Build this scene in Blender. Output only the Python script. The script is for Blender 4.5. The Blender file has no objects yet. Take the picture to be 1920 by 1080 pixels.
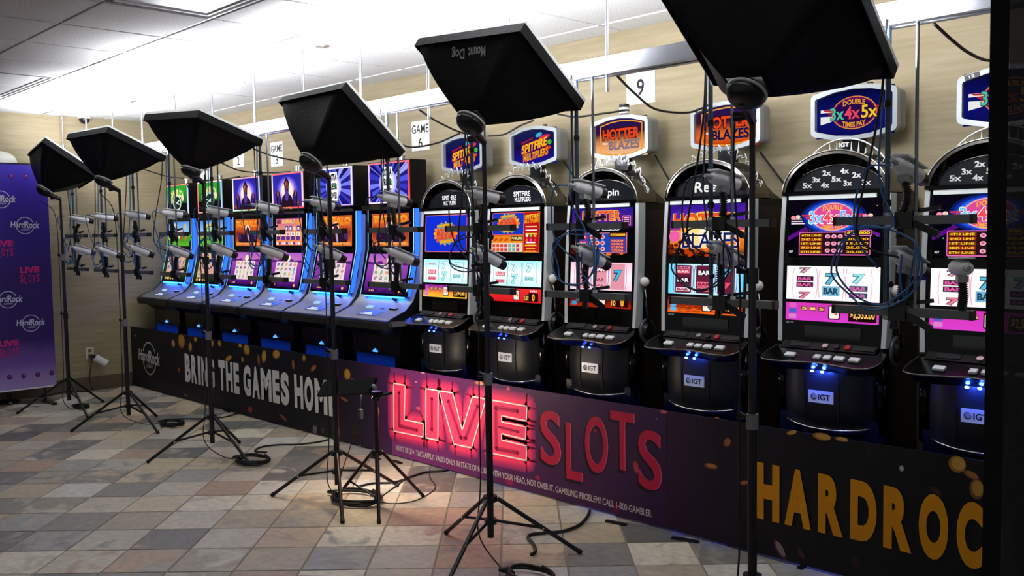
import bpy, bmesh, math, random
from mathutils import Vector, Matrix
random.seed(7)
scene = bpy.context.scene
COL = scene.collection

# ------------------------------------------------------------------ camera
FPX = 1753.3
PITCH, ROLL, YAW = math.radians(3.4934), math.radians(-0.8919), math.radians(-43.734)
EYE = Vector((0, 0, 1.55))
def camera_axes():
    cp, sp, cr, sr = math.cos(PITCH), math.sin(PITCH), math.cos(ROLL), math.sin(ROLL)
    F, U, R = Vector((0, cp, -sp)), Vector((0, sp, cp)), Vector((1, 0, 0))
    r2, u2 = R*cr + U*sr, U*cr - R*sr
    W = Matrix(((-math.sin(YAW), -math.cos(YAW), 0), (math.cos(YAW), -math.sin(YAW), 0), (0, 0, 1)))
    return W @ r2, W @ u2, W @ F
CR, CU, CF = camera_axes()
cam_data = bpy.data.cameras.new('camera')
cam_data.sensor_width = 36.0
cam_data.lens = FPX/1920*36.0
cam_data.clip_start, cam_data.clip_end = 0.05, 100
cam = bpy.data.objects.new('camera', cam_data)
cam.matrix_world = Matrix(((CR.x, CU.x, -CF.x, EYE.x), (CR.y, CU.y, -CF.y, EYE.y), (CR.z, CU.z, -CF.z, EYE.z), (0, 0, 0, 1)))
COL.objects.link(cam)
scene.camera = cam
def at(px, py, axis, val):
    """the point of the world plane axis = val that lies on the line of sight through a photo pixel"""
    d = CF + CR*((px-960)/FPX) - CU*((py-540)/FPX)
    return EYE + d*((val-EYE[axis])/d[axis])

# ------------------------------------------------------------------ light and exposure
scene.view_settings.view_transform = 'Standard'
scene.view_settings.look = 'None'
scene.view_settings.gamma = 1.0
scene.view_settings.use_curve_mapping = False
scene.view_settings.exposure = 0.0
SOFTBOX_POWER = 52.0
world = bpy.data.worlds.new('world'); scene.world = world
world.use_nodes = True
world.node_tree.nodes['Background'].inputs[0].default_value = (0.92, 0.96, 1.0, 1)
world.node_tree.nodes['Background'].inputs[1].default_value = 0.34

# ------------------------------------------------------------------ materials
def lin(c):
    if isinstance(c, str):
        c = c.lstrip('#'); c = tuple(int(c[i:i+2], 16) for i in (0, 2, 4))
    f = lambda v: v/12.92 if v <= .04045 else ((v+.055)/1.055)**2.4
    return tuple(f(v/255) for v in c) + (1,)
MATS = {}
def mat(name, col='#808080', rough=.5, metal=0.0, spec=.5, emit=None, es=1.0, coat=0.0, trans=0.0, ior=1.45, bump=None):
    if name in MATS: return MATS[name]
    m = bpy.data.materials.new(name); m.use_nodes = True
    nt = m.node_tree; b = nt.nodes['Principled BSDF']
    b.inputs['Base Color'].default_value = lin(col)
    b.inputs['Roughness'].default_value = rough
    b.inputs['Metallic'].default_value = metal
    b.inputs['Specular IOR Level'].default_value = spec
    b.inputs['Coat Weight'].default_value = coat
    b.inputs['Transmission Weight'].default_value = trans
    b.inputs['IOR'].default_value = ior
    if emit:
        b.inputs['Emission Color'].default_value = lin(emit); b.inputs['Emission Strength'].default_value = es
    if bump:
        n = nt.nodes.new('ShaderNodeTexNoise'); n.inputs['Scale'].default_value = bump[0]; n.inputs['Detail'].default_value = 3
        bp = nt.nodes.new('ShaderNodeBump'); bp.inputs['Strength'].default_value = bump[1]; bp.inputs['Distance'].default_value = .01
        tc = nt.nodes.new('ShaderNodeTexCoord')
        nt.links.new(tc.outputs['Object'], n.inputs['Vector']); nt.links.new(n.outputs['Fac'], bp.inputs['Height']); nt.links.new(bp.outputs['Normal'], b.inputs['Normal'])
    MATS[name] = m; return m
def glow(col, es=1.0):
    """a colour shown by a lit screen or LED"""
    k = 'glow_%s_%g' % (col.lstrip('#'), es)
    if k in MATS: return MATS[k]
    m = bpy.data.materials.new(k); m.use_nodes = True; nt = m.node_tree
    nt.nodes.remove(nt.nodes['Principled BSDF'])
    e = nt.nodes.new('ShaderNodeEmission'); e.inputs[0].default_value = lin(col); e.inputs[1].default_value = es
    nt.links.new(e.outputs[0], nt.nodes['Material Output'].inputs[0])
    MATS[k] = m; return m
def ink(col, rough=.5):
    return mat('ink_%s_%g' % (col.lstrip('#'), rough), col, rough, spec=.25)
def nodes(m): return m.node_tree.nodes, m.node_tree.links
def ramp(nt, stops, interp='LINEAR'):
    r = nt.nodes.new('ShaderNodeValToRGB'); cr = r.color_ramp; cr.interpolation = interp
    while len(cr.elements) < len(stops): cr.elements.new(.5)
    for e, (p, c) in zip(cr.elements, stops): e.position = p; e.color = lin(c)
    return r
def picture(name, stops, axis='Z', es=1.0, noise=0.0, nscale=8.0, emissive=True, rough=.5):
    """a colour gradient across a screen or print (Generated coordinates), broken up by noise"""
    if name in MATS: return MATS[name]
    m = bpy.data.materials.new(name); m.use_nodes = True; nt = m.node_tree; L = nt.links
    tc = nt.nodes.new('ShaderNodeTexCoord'); sx = nt.nodes.new('ShaderNodeSeparateXYZ')
    L.new(tc.outputs['Generated'], sx.inputs[0])
    src = sx.outputs[axis]
    if noise:
        n = nt.nodes.new('ShaderNodeTexNoise'); n.inputs['Scale'].default_value = nscale; n.inputs['Detail'].default_value = 5
        L.new(tc.outputs['Generated'], n.inputs['Vector'])
        ma = nt.nodes.new('ShaderNodeMath'); ma.operation = 'MULTIPLY_ADD'; ma.inputs[1].default_value = noise; ma.inputs[2].default_value = -noise/2
        L.new(n.outputs['Fac'], ma.inputs[0])
        ad = nt.nodes.new('ShaderNodeMath'); ad.operation = 'ADD'; L.new(src, ad.inputs[0]); L.new(ma.outputs[0], ad.inputs[1]); src = ad.outputs[0]
    r = ramp(nt, stops); L.new(src, r.inputs[0])
    b = nt.nodes['Principled BSDF']
    if emissive:
        nt.nodes.remove(b); e = nt.nodes.new('ShaderNodeEmission'); e.inputs[1].default_value = es
        L.new(r.outputs[0], e.inputs[0]); L.new(e.outputs[0], nt.nodes['Material Output'].inputs[0])
    else:
        b.inputs['Roughness'].default_value = rough; b.inputs['Specular IOR Level'].default_value = .25
        L.new(r.outputs[0], b.inputs['Base Color'])
    MATS[name] = m; return m

BLACK = mat('black_plastic', '#0a0a0b', .35)
BLACKM = mat('black_metal', '#0c0c0e', .3, spec=.5)
GLOSSB = mat('gloss_black', '#030304', .1, spec=.22)
SATIN = mat('satin_black', '#08090b', .3, spec=.3)
CHROME = mat('chrome', '#c8c4bc', .12, 1.0)
DCHROME = mat('dark_chrome', '#6a6762', .16, 1.0)
STEEL = mat('galvanised_steel', '#b6bac0', .32, 1.0)
ROD = mat('rod_steel', '#7e848a', .35, 1.0)
BLUEROD = mat('blue_grey_conduit', '#46586a', .35, .7)
GREYBAR = mat('grey_bar', '#707172', .5, .1)
SILVER = mat('silver_plastic', '#8f9496', .35, .3)
SHELL = mat('silver_shell', '#8d9096', .38, .5)
WHITEP = mat('white_plastic', '#d9dadb', .4)
RUBBER = mat('black_rubber', '#0b0b0c', .6)
WOOD = mat('dark_red_wood', '#1d0f0a', .4)
FABRIC = mat('black_fabric', '#040405', .6, spec=.22, bump=(60, .2))
RED = mat('red_button', '#a01510', .3)
BLUECAB = mat('blue_cable_jacket', '#2f66a0', .45)
TAPE = mat('clear_tape', '#b9bab6', .25, trans=.3)

# ------------------------------------------------------------------ mesh helpers
class MB:
    def __init__(self): self.v = []; self.f = []; self.m = []; self.mi = 0
    def add(self, vs, fs):
        o = len(self.v); self.v += [tuple(p) for p in vs]
        for f in fs: self.f.append(tuple(i+o for i in f)); self.m.append(self.mi)
        return self
    def box(self, x0, x1, y0, y1, z0, z1):
        return self.add([(x, y, z) for z in (z0, z1) for y in (y0, y1) for x in (x0, x1)],
            [(0, 2, 3, 1), (4, 5, 7, 6), (0, 1, 5, 4), (2, 6, 7, 3), (0, 4, 6, 2), (1, 3, 7, 5)])
    def obox(self, c, ax, ay, az, sx, sy, sz):
        c, ax, ay, az = Vector(c), Vector(ax).normalized(), Vector(ay).normalized(), Vector(az).normalized()
        vs = [c + ax*(sx*i/2) + ay*(sy*j/2) + az*(sz*k/2) for k in (-1, 1) for j in (-1, 1) for i in (-1, 1)]
        return self.add(vs, [(0, 2, 3, 1), (4, 5, 7, 6), (0, 1, 5, 4), (2, 6, 7, 3), (0, 4, 6, 2), (1, 3, 7, 5)])
    def tube(self, pts, r, n=8, cap=True, closed=False):
        pts = [Vector(p) for p in pts]; N = len(pts)
        rs = r if isinstance(r, (list, tuple)) else [r]*N
        up = None; rings = []
        for i, p in enumerate(pts):
            a = pts[(i-1) % N] if (closed or i > 0) else p
            b = pts[(i+1) % N] if (closed or i < N-1) else p
            t = (b-a)
            if t.length < 1e-9: t = Vector((0, 0, 1))
            t.normalize()
            if up is None:
                up = Vector((0, 0, 1)) if abs(t.z) < .9 else Vector((1, 0, 0))
            s = t.cross(up)
            if s.length < 1e-6: s = t.cross(Vector((0, 1, 0)))
            s.normalize(); up = s.cross(t).normalized()
            rings.append([p + (s*math.cos(2*math.pi*k/n) + up*math.sin(2*math.pi*k/n))*rs[i] for k in range(n)])
        vs = [q for rg in rings for q in rg]; fs = []
        for i in range(N if closed else N-1):
            j = (i+1) % N
            for k in range(n):
                fs.append((i*n+k, i*n+(k+1) % n, j*n+(k+1) % n, j*n+k))
        if cap and not closed:
            fs.append(tuple(range(n))[::-1]); fs.append(tuple((N-1)*n+k for k in range(n)))
        return self.add(vs, fs)
    def cyl(self, a, b, r, r2=None, n=16): return self.tube([a, b], [r, r if r2 is None else r2], n)
    def sphere(self, c, r, n=12, m=8, sc=(1, 1, 1)):
        vs = [(c[0], c[1], c[2]-r*sc[2])]; 
        for i in range(1, m):
            a = math.pi*i/m
            for k in range(n):
                b = 2*math.pi*k/n
                vs.append((c[0]+r*sc[0]*math.sin(a)*math.cos(b), c[1]+r*sc[1]*math.sin(a)*math.sin(b), c[2]-r*sc[2]*math.cos(a)))
        vs.append((c[0], c[1], c[2]+r*sc[2])); fs = []
        for k in range(n): fs.append((0, 1+(k+1) % n, 1+k))
        for i in range(m-2):
            for k in range(n): fs.append((1+i*n+k, 1+i*n+(k+1) % n, 1+(i+1)*n+(k+1) % n, 1+(i+1)*n+k))
        e = len(vs)-1
        for k in range(n): fs.append((e, 1+(m-2)*n+k, 1+(m-2)*n+(k+1) % n))
        return self.add(vs, fs)
    def prism(self, poly, axis, a, b):
        """extrude a 2D polygon along an axis; poly coords are the two other axes in order"""
        def P(u, v, w): return {0: (w, u, v), 1: (u, w, v), 2: (u, v, w)}[axis]
        n = len(poly); vs = [P(u, v, a) for u, v in poly] + [P(u, v, b) for u, v in poly]
        fs = [tuple(range(n)), tuple(range(2*n-1, n-1, -1))] + [(i, i+n, (i+1) % n+n, (i+1) % n) for i in range(n)]
        return self.add(vs, fs)
    def ring_plate(self, outer, inner, axis, a, b):
        """frame between two outlines with the same vertex count"""
        def P(u, v, w): return {0: (w, u, v), 1: (u, w, v), 2: (u, v, w)}[axis]
        n = len(outer); vs = [P(u, v, w) for w in (a, b) for pl in (outer, inner) for u, v in pl]; fs = []
        for i in range(n):
            j = (i+1) % n
            fs += [(i, j, n+j, n+i), (2*n+i, 3*n+i, 3*n+j, 2*n+j), (i, 2*n+i, 2*n+j, j), (n+i, n+j, 3*n+j, 3*n+i)]
        return self.add(vs, fs)
    def mesh(self, name, mats, smooth=False):
        me = bpy.data.meshes.new(name); me.from_pydata(self.v, [], self.f)
        for m in (mats if isinstance(mats, (list, tuple)) else [mats]): me.materials.append(m)
        me.polygons.foreach_set('material_index', self.m)
        bm = bmesh.new(); bm.from_mesh(me); bmesh.ops.recalc_face_normals(bm, faces=bm.faces); bm.to_mesh(me); bm.free()
        if smooth:
            me.polygons.foreach_set('use_smooth', [True]*len(me.polygons))
            if smooth != 'all': me.set_sharp_from_angle(angle=math.radians(40))
        me.update(); return me
def obj(name, me, parent=None, loc=None, bevel=0.0):
    o = bpy.data.objects.new(name, me); COL.objects.link(o)
    if parent: o.parent = parent
    if loc: o.location = loc
    if bevel:
        b = o.modifiers.new('bevel', 'BEVEL'); b.width = bevel; b.segments = 2; b.limit_method = 'ANGLE'
    return o
def tag(o, label, cat, group=None, kind=None):
    if label: o['label'] = label
    if cat: o['category'] = cat
    if group: o['group'] = group
    if kind: o['kind'] = kind
    return o
def thing(name, label, cat, loc=(0, 0, 0), group=None):
    o = bpy.data.objects.new(name, None); COL.objects.link(o); o.location = loc; o.empty_display_size = .05
    return tag(o, label, cat, group)
def struct(name, mb, m, parent=None):
    o = obj(name, mb.mesh(name, m), parent); o['kind'] = 'structure'; return o
def spline(pts, n=6):
    """Catmull-Rom through points"""
    P = [Vector(p) for p in pts]; P = [P[0]*2-P[1]] + P + [P[-1]*2-P[-2]]; out = []
    for i in range(1, len(P)-2):
        a, b, c, d = P[i-1:i+3]
        for k in range(n):
            t = k/n
            out.append(.5*((2*b) + (c-a)*t + (2*a-5*b+4*c-d)*t*t + (3*b-a-3*c+d)*t**3))
    out.append(P[-2]); return out

# ------------------------------------------------------------------ flat artwork (screen pictures, print, lettering)
TEXTS = {}
def text_shape(s, bold):
    k = (s, bold)
    if k not in TEXTS:
        cu = bpy.data.curves.new('t', 'FONT'); cu.body = s; cu.resolution_u = 5; cu.offset = bold; cu.fill_mode = 'FRONT'
        o = bpy.data.objects.new('t', cu); me = bpy.data.meshes.new_from_object(o)
        TEXTS[k] = ([(v.co.x, v.co.y) for v in me.vertices], [tuple(p.vertices) for p in me.polygons])
        bpy.data.objects.remove(o); bpy.data.curves.remove(cu); bpy.data.meshes.remove(me)
    return TEXTS[k]
class Art:
    """flat coloured shapes stacked in thin layers on a plane: o + ux*u + uy*v"""
    def __init__(self, o, ux, uy, lit=None, eps=.0006):
        self.o, self.ux, self.uy = Vector(o), Vector(ux).normalized(), Vector(uy).normalized()
        self.n = self.ux.cross(self.uy).normalized(); self.lit = lit; self.eps = eps; self.k = 1
        self.v = []; self.f = []; self.m = []; self.mats = []
    def M(self, c):
        m = c if not isinstance(c, str) else (glow(c, self.lit) if self.lit else ink(c))
        if m not in self.mats: self.mats.append(m)
        return self.mats.index(m)
    def put(self, vs, fs, c):
        mi = self.M(c); o = len(self.v); off = self.o + self.n*(self.eps*self.k)
        self.v += [off + self.ux*u + self.uy*w for u, w in vs]
        for f in fs: self.f.append(tuple(i+o for i in f)); self.m.append(mi)
        self.k += 1; return self
    def poly(self, pts, c): return self.put(pts, [tuple(range(len(pts)))], c)
    def rect(self, a, b, c2, d, c): return self.poly([(a, b), (c2, b), (c2, d), (a, d)], c)
    def rrect(self, a, b, c2, d, r, c):
        P = []
        for (x, y, s) in ((c2-r, b+r, -90), (c2-r, d-r, 0), (a+r, d-r, 90), (a+r, b+r, 180)):
            for k in range(4):
                t = math.radians(s+30*k); P.append((x+r*math.cos(t), y+r*math.sin(t)))
        return self.poly(P, c)
    def ell(self, x, y, a, b, c, rot=0, n=20):
        t = math.radians(rot); ct, st = math.cos(t), math.sin(t)
        return self.poly([(x+a*math.cos(q)*ct-b*math.sin(q)*st, y+a*math.cos(q)*st+b*math.sin(q)*ct) for q in [2*math.pi*i/n for i in range(n)]], c)
    def stroke(self, pts, w, c, closed=False):
        vs = []; fs = []; N = len(pts)
        for i in range(N if closed else N-1):
            a, b = Vector(pts[i]), Vector(pts[(i+1) % N]); t = (b-a)
            if t.length < 1e-9: continue
            t.normalize(); s = Vector((-t.y, t.x))*(w/2); o = len(vs)
            vs += [a+s, a-s, b-s, b+s]; fs.append((o, o+1, o+2, o+3))
        if w > .0012:
            for p in pts:
                o = len(vs); vs += [(p[0]+w/2*math.cos(q*math.pi/4), p[1]+w/2*math.sin(q*math.pi/4)) for q in range(8)]; fs.append(tuple(range(o, o+8)))
        return self.put([tuple(q) for q in vs], fs, c)
    def ring(self, x, y, a, b, w, c, t0=0, t1=360, n=32):
        P = [(x+a*math.cos(math.radians(t0+(t1-t0)*i/n)), y+b*math.sin(math.radians(t0+(t1-t0)*i/n))) for i in range(n+1)]
        return self.stroke(P, w, c)
    def text(self, s, a, b, c2, d, c, bold=0.0, shear=0.0, arch=0.0, rise=0.0):
        vs, fs = text_shape(s, bold)
        x0, x1 = min(v[0] for v in vs), max(v[0] for v in vs); y0, y1 = min(v[1] for v in vs), max(v[1] for v in vs)
        out = []
        for x, y in vs:
            u = (x-x0)/(x1-x0); w = (y-y0)/(y1-y0)
            out.append((a+(c2-a)*u + shear*(w-.5)*(d-b), b+(d-b)*w + arch*(1-(2*u-1)**2) + rise*(u-.5)))
        return self.put(out, fs, c)
    def build(self, name, parent=None):
        base = parent.matrix_basis.translation if False else Vector((0, 0, 0))
        me = bpy.data.meshes.new(name); me.from_pydata([tuple(p) for p in self.v], [], self.f)
        for m in self.mats: me.materials.append(m)
        me.polygons.foreach_set('material_index', self.m); me.update()
        return obj(name, me, parent)

# ------------------------------------------------------------------ the room
WALL_Y, LEFT_X, CEIL_Z, BAN_Y, RAIL_Y = 4.49, -9.80, 2.752, 3.83, 3.215
def wall_material():
    m = mat('wallcovering', '#a39678', .62, spec=.3); nt = m.node_tree; L = nt.links; b = nt.nodes['Principled BSDF']
    g = nt.nodes.new('ShaderNodeNewGeometry')
    mp = nt.nodes.new('ShaderNodeMapping'); mp.inputs['Scale'].default_value = (3, 3, 45)
    n = nt.nodes.new('ShaderNodeTexNoise'); n.inputs['Scale'].default_value = 1.0; n.inputs['Detail'].default_value = 4
    L.new(g.outputs['Position'], mp.inputs[0]); L.new(mp.outputs[0], n.inputs['Vector'])
    mp2 = nt.nodes.new('ShaderNodeMapping'); mp2.inputs['Scale'].default_value = (170, 170, 170)
    n2 = nt.nodes.new('ShaderNodeTexNoise'); n2.inputs['Scale'].default_value = 1.0
    L.new(g.outputs['Position'], mp2.inputs[0]); L.new(mp2.outputs[0], n2.inputs['Vector'])
    ad = nt.nodes.new('ShaderNodeMath'); ad.operation = 'MULTIPLY_ADD'; ad.inputs[1].default_value = .25; L.new(n2.outputs['Fac'], ad.inputs[0]); L.new(n.outputs['Fac'], ad.inputs[2])
    r = ramp(nt, [(.35, '#8a7f64'), (.62, '#95896c'), (.9, '#a09478')]); L.new(ad.outputs[0], r.inputs[0]); L.new(r.outputs[0], b.inputs['Base Color'])
    bp = nt.nodes.new('ShaderNodeBump'); bp.inputs['Strength'].default_value = .15; bp.inputs['Distance'].default_value = .003
    L.new(ad.outputs[0], bp.inputs['Height']); L.new(bp.outputs[0], b.inputs['Normal'])
    return m
WALLM = wall_material()
struct('wall_back', MB().box(LEFT_X-.12, 3.0, WALL_Y, WALL_Y+.12, -.06, CEIL_Z+.1), WALLM)
struct('wall_left', MB().box(LEFT_X-.12, LEFT_X, -4.0, WALL_Y, -.06, CEIL_Z+.1), WALLM)
BASEM = mat('brown_baseboard', '#5b4c3b', .5)
struct('baseboard_left', MB().box(LEFT_X, LEFT_X+.012, -4.0, WALL_Y, -.01, .136), BASEM)
struct('baseboard_back', MB().box(LEFT_X+.012, 3.0, WALL_Y-.012, WALL_Y, -.01, .136), BASEM)

# slate floor: tiles lie at 44 degrees to the walls
T1, T2 = Vector((.6940, .7200, 0)), Vector((-.7200, .6940, 0))
P1, P2, O1, O2 = .3093, .3172, -.088, 4.553
def slate_material():
    m = mat('slate', '#8a8478', .42, spec=.4); nt = m.node_tree; L = nt.links; b = nt.nodes['Principled BSDF']
    g = nt.nodes.new('ShaderNodeNewGeometry')
    def cell(T, P, O):
        d = nt.nodes.new('ShaderNodeVectorMath'); d.operation = 'DOT_PRODUCT'; d.inputs[1].default_value = T; L.new(g.outputs['Position'], d.inputs[0])
        a = nt.nodes.new('ShaderNodeMath'); a.operation = 'MULTIPLY_ADD'; a.inputs[1].default_value = 1/P; a.inputs[2].default_value = -O/P+100; L.new(d.outputs['Value'], a.inputs[0])
        f = nt.nodes.new('ShaderNodeMath'); f.operation = 'FLOOR'; L.new(a.outputs[0], f.inputs[0]); return f.outputs[0]
    cb = nt.nodes.new('ShaderNodeCombineXYZ'); L.new(cell(T1, P1, O1), cb.inputs[0]); L.new(cell(T2, P2, O2), cb.inputs[1])
    w = nt.nodes.new('ShaderNodeTexWhiteNoise'); w.noise_dimensions = '3D'; L.new(cb.outputs[0], w.inputs['Vector'])
    stops = ['#b8ab92', '#8f8a82', '#cbbd9f', '#6b6965', '#c4bcab', '#b59d88', '#a3a19b', '#ddd5c0', '#74726e', '#c8b598', '#d2cfc5', '#9c9484', '#bdb7a9', '#7e7b76', '#c9c0ae', '#aca291']
    r1 = ramp(nt, [(i/len(stops), c) for i, c in enumerate(stops)], 'CONSTANT'); L.new(w.outputs['Value'], r1.inputs[0])
    sp = nt.nodes.new('ShaderNodeSeparateColor'); L.new(w.outputs['Color'], sp.inputs[0])
    stops2 = ['#8e8982', '#c3b59c', '#b3ad9e', '#7f7e7b', '#cbc4b4', '#b39b89', '#a5a29b']
    r2 = ramp(nt, [(i/len(stops2), c) for i, c in enumerate(stops2)], 'CONSTANT'); L.new(sp.outputs[1], r2.inputs[0])
    of = nt.nodes.new('ShaderNodeVectorMath'); of.operation = 'MULTIPLY_ADD'; L.new(w.outputs['Color'], of.inputs[0]); of.inputs[1].default_value = (37, 37, 37); L.new(g.outputs['Position'], of.inputs[2])
    n = nt.nodes.new('ShaderNodeTexNoise'); n.inputs['Scale'].default_value = 4.5; n.inputs['Detail'].default_value = 5; n.inputs['Distortion'].default_value = 1.2
    L.new(of.outputs[0], n.inputs['Vector'])
    rm = ramp(nt, [(.52, '#000000'), (.68, '#ffffff')]); L.new(n.outputs['Fac'], rm.inputs[0])
    mx = nt.nodes.new('ShaderNodeMix'); mx.data_type = 'RGBA'; L.new(rm.outputs[0], mx.inputs['Factor']); L.new(r1.outputs[0], mx.inputs[6]); L.new(r2.outputs[0], mx.inputs[7])
    n3 = nt.nodes.new('ShaderNodeTexNoise'); n3.inputs['Scale'].default_value = 26; n3.inputs['Detail'].default_value = 6; L.new(of.outputs[0], n3.inputs['Vector'])
    rn = ramp(nt, [(.3, '#c4c4c4'), (.7, '#ffffff')]); L.new(n3.outputs['Fac'], rn.inputs[0])
    ml = nt.nodes.new('ShaderNodeMix'); ml.data_type = 'RGBA'; ml.blend_type = 'MULTIPLY'; ml.inputs['Factor'].default_value = .55
    L.new(mx.outputs[2], ml.inputs[6]); L.new(rn.outputs[0], ml.inputs[7]); L.new(ml.outputs[2], b.inputs['Base Color'])
    bp = nt.nodes.new('ShaderNodeBump'); bp.inputs['Strength'].default_value = .3; bp.inputs['Distance'].default_value = .004
    L.new(n.outputs['Fac'], bp.inputs['Height']); L.new(bp.outputs[0], b.inputs['Normal'])
    return m
SLATE = slate_material()
GROUT = mat('grout', '#8a8272', .85)
floor = struct('floor', MB().box(LEFT_X, 3.0, -4.0, WALL_Y, -.06, -.005), GROUT)
def in_view(p, mg=60):
    d = Vector(p)-EYE; z = d.dot(CF)
    if z < .3: return False
    x, y = 960+FPX*d.dot(CR)/z, 540-FPX*d.dot(CU)/z
    return -mg < x < 1920+mg and -mg < y < 1080+mg
cells = []
for i in range(-40, 30):
    for j in range(-30, 40):
        c = T1*(O1+P1*(i+.5)) + T2*(O2+P2*(j+.5))
        if not (LEFT_X+.22 < c.x < 1.5 and -2.5 < c.y < BAN_Y+.15): continue
        if in_view(c, 700): cells.append(((c-EYE).dot(CF)+(0 if in_view(c, 110) else 100), c))
cells.sort(key=lambda q: q[0])
def tile_mb(mb, c, g=.0045, h=.006):
    a, b = T1*(P1/2-g), T2*(P2/2-g); a2, b2 = T1*(P1/2-g-.003), T2*(P2/2-g-.003); z0, z1, z2 = Vector((0, 0, -h)), Vector((0, 0, -.0015)), Vector((0, 0, 0))
    S = ((-1, -1), (1, -1), (1, 1), (-1, 1))
    vs = [c+a*s+b*t+z0 for s, t in S]+[c+a*s+b*t+z1 for s, t in S]+[c+a2*s+b2*t+z2 for s, t in S]
    fs = [(8, 9, 10, 11)]
    for k in range(4):
        l = (k+1) % 4; fs += [(k, l, 4+l, 4+k), (4+k, 4+l, 8+l, 8+k)]
    mb.add(vs, fs)
tm = MB(); tile_mb(tm, Vector((0, 0, 0))); TILE = tm.mesh('slate_tile', SLATE)
for k, (d, c) in enumerate(cells[:300]):
    o = obj('slate_tile', TILE, floor, (c.x, c.y, -random.random()*.0012))
if len(cells) > 300:
    tm = MB()
    for d, c in cells[300:]: tile_mb(tm, c)
    o = obj('far_slate_tiles', tm.mesh('far_slate_tiles', SLATE), floor); o['kind'] = 'stuff'

# suspended ceiling
GX = [-9.41+.6377*i for i in range(-1, 17)]
GY = [4.25-.597*i for i in range(0, 9)]
def ceiling_material():
    m = mat('ceiling_tile', '#cfcfcd', .8, spec=.2); nt = m.node_tree; L = nt.links; b = nt.nodes['Principled BSDF']
    g = nt.nodes.new('ShaderNodeNewGeometry'); n = nt.nodes.new('ShaderNodeTexNoise'); n.inputs['Scale'].default_value = 140; n.inputs['Detail'].default_value = 2
    L.new(g.outputs['Position'], n.inputs['Vector']); r = ramp(nt, [(.35, '#b4b4b3'), (.6, '#d6d6d4')]); L.new(n.outputs['Fac'], r.inputs[0]); L.new(r.outputs[0], b.inputs['Base Color'])
    return m
CEILM = ceiling_material()
GAP = mat('ceiling_gap', '#3a3838', .8)
TEE = mat('white_tee', '#dadad8', .5)
ceiling = struct('ceiling', MB().box(LEFT_X-.12, 3.0, -4.0, WALL_Y+.12, CEIL_Z+.02, CEIL_Z+.12), CEILM)
ys = sorted(GY+[WALL_Y]); xs = [LEFT_X]+[x for x in GX if x > LEFT_X+.1]
FIX = {}      # cells taken by light fixtures
def is_fixture(x0, y0): return (abs(y0-1.862) < .05) and (-8.82 < x0+.05 < -7.55 or -4.98 < x0+.05 < -3.75)
TILES = {}
for a in range(len(xs)-1):
    for b in range(len(ys)-1):
        x0, x1, y0, y1 = xs[a], xs[a+1], ys[b], ys[b+1]
        if y1 < .9 or is_fixture(x0, y0): continue
        key = (round(x1-x0, 3), round(y1-y0, 3))
        if key not in TILES:
            w, h = (x1-x0)/2-.014, (y1-y0)/2-.014
            TILES[key] = MB().box(-w, w, -h, h, -.002, .018).mesh('ceiling_tile', CEILM)
        obj('ceiling_tile', TILES[key], ceiling, ((x0+x1)/2, (y0+y1)/2, CEIL_Z))
def tee(name, x0, x1, y0, y1, m=TEE, z=0.0): obj(name, MB().box(x0, x1, y0, y1, CEIL_Z+.004+z, CEIL_Z+.02).mesh(name, m), ceiling)
for y in GY:
    tee('main_tee', LEFT_X, 1.2, y-.0065, y+.0065)
    tee('tee_shadow_gap', LEFT_X, 1.2, y-.0135, y+.0135, GAP, .008)
for x in xs[1:]:
    tee('cross_tee', x-.004, x+.004, ys[0], WALL_Y, TEE, .003)
tee('wall_angle', LEFT_X, 1.2, WALL_Y-.02, WALL_Y)
tee('wall_angle', LEFT_X, LEFT_X+.02, ys[0], WALL_Y)
DIFF = mat('troffer_diffuser', '#c4c7ca', .3)
for x0, lab in ((-8.772, 'unlit recessed ceiling light with dark slot edge above the purple backdrop'), (-4.946, 'unlit recessed ceiling light with dark double edge at top of picture')):
    t = thing('ceiling_light', lab, 'ceiling light', (x0, 1.862, CEIL_Z+.02), 'recessed ceiling lights'); W_, D_ = 1.2754, .597
    o_ = [(.012, .012), (W_-.012, .012), (W_-.012, D_-.012), (.012, D_-.012)]; i_ = [(.04, .04), (W_-.04, .04), (W_-.04, D_-.04), (.04, D_-.04)]
    j_ = [(.055, .055), (W_-.055, .055), (W_-.055, D_-.055), (.055, D_-.055)]
    obj('frame', MB().ring_plate(o_, i_, 2, -.018, 0).mesh('frame', GAP), t)
    obj('inner_frame', MB().ring_plate(i_, j_, 2, -.02, 0).mesh('inner_frame', TEE), t)
    obj('diffuser', MB().box(.055, W_-.055, .055, D_-.055, -.012, -.002).mesh('diffuser', DIFF), t)

# strut rail hung from the ceiling
rail = thing('strut_rail', 'long galvanised steel strut rail hung from ceiling above camera rigs', 'rail', (LEFT_X, RAIL_Y, 2.22))
RX0, RX1 = -9.77, -.35
mb = MB(); y0, y1, z0, z1 = RAIL_Y-.045, RAIL_Y+.045, 2.23, 2.306; th = .004
mb.box(RX0, RX1, y0, y0+th, z0, z1); mb.box(RX0, RX1, y1-th, y1, z0, z1); mb.box(RX0, RX1, y0+th, y1-th, z1-th, z1)
mb.box(RX0, RX1, y0+th, y0+.03, z0, z0+th); mb.box(RX0, RX1, y1-.03, y1-th, z0, z0+th)
me = mb.mesh('channel', STEEL); me.transform(Matrix.Translation(-rail.location)); obj('channel', me, rail)
me = MB().tube([(0, 0, .0), (0, 0, CEIL_Z-2.16)], .008, 8).mesh('hanger_rod', STEEL)
for i in range(13): obj('hanger_rod', me, rail, (-9.672+.6314*i-LEFT_X, 0, -.06))

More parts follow.
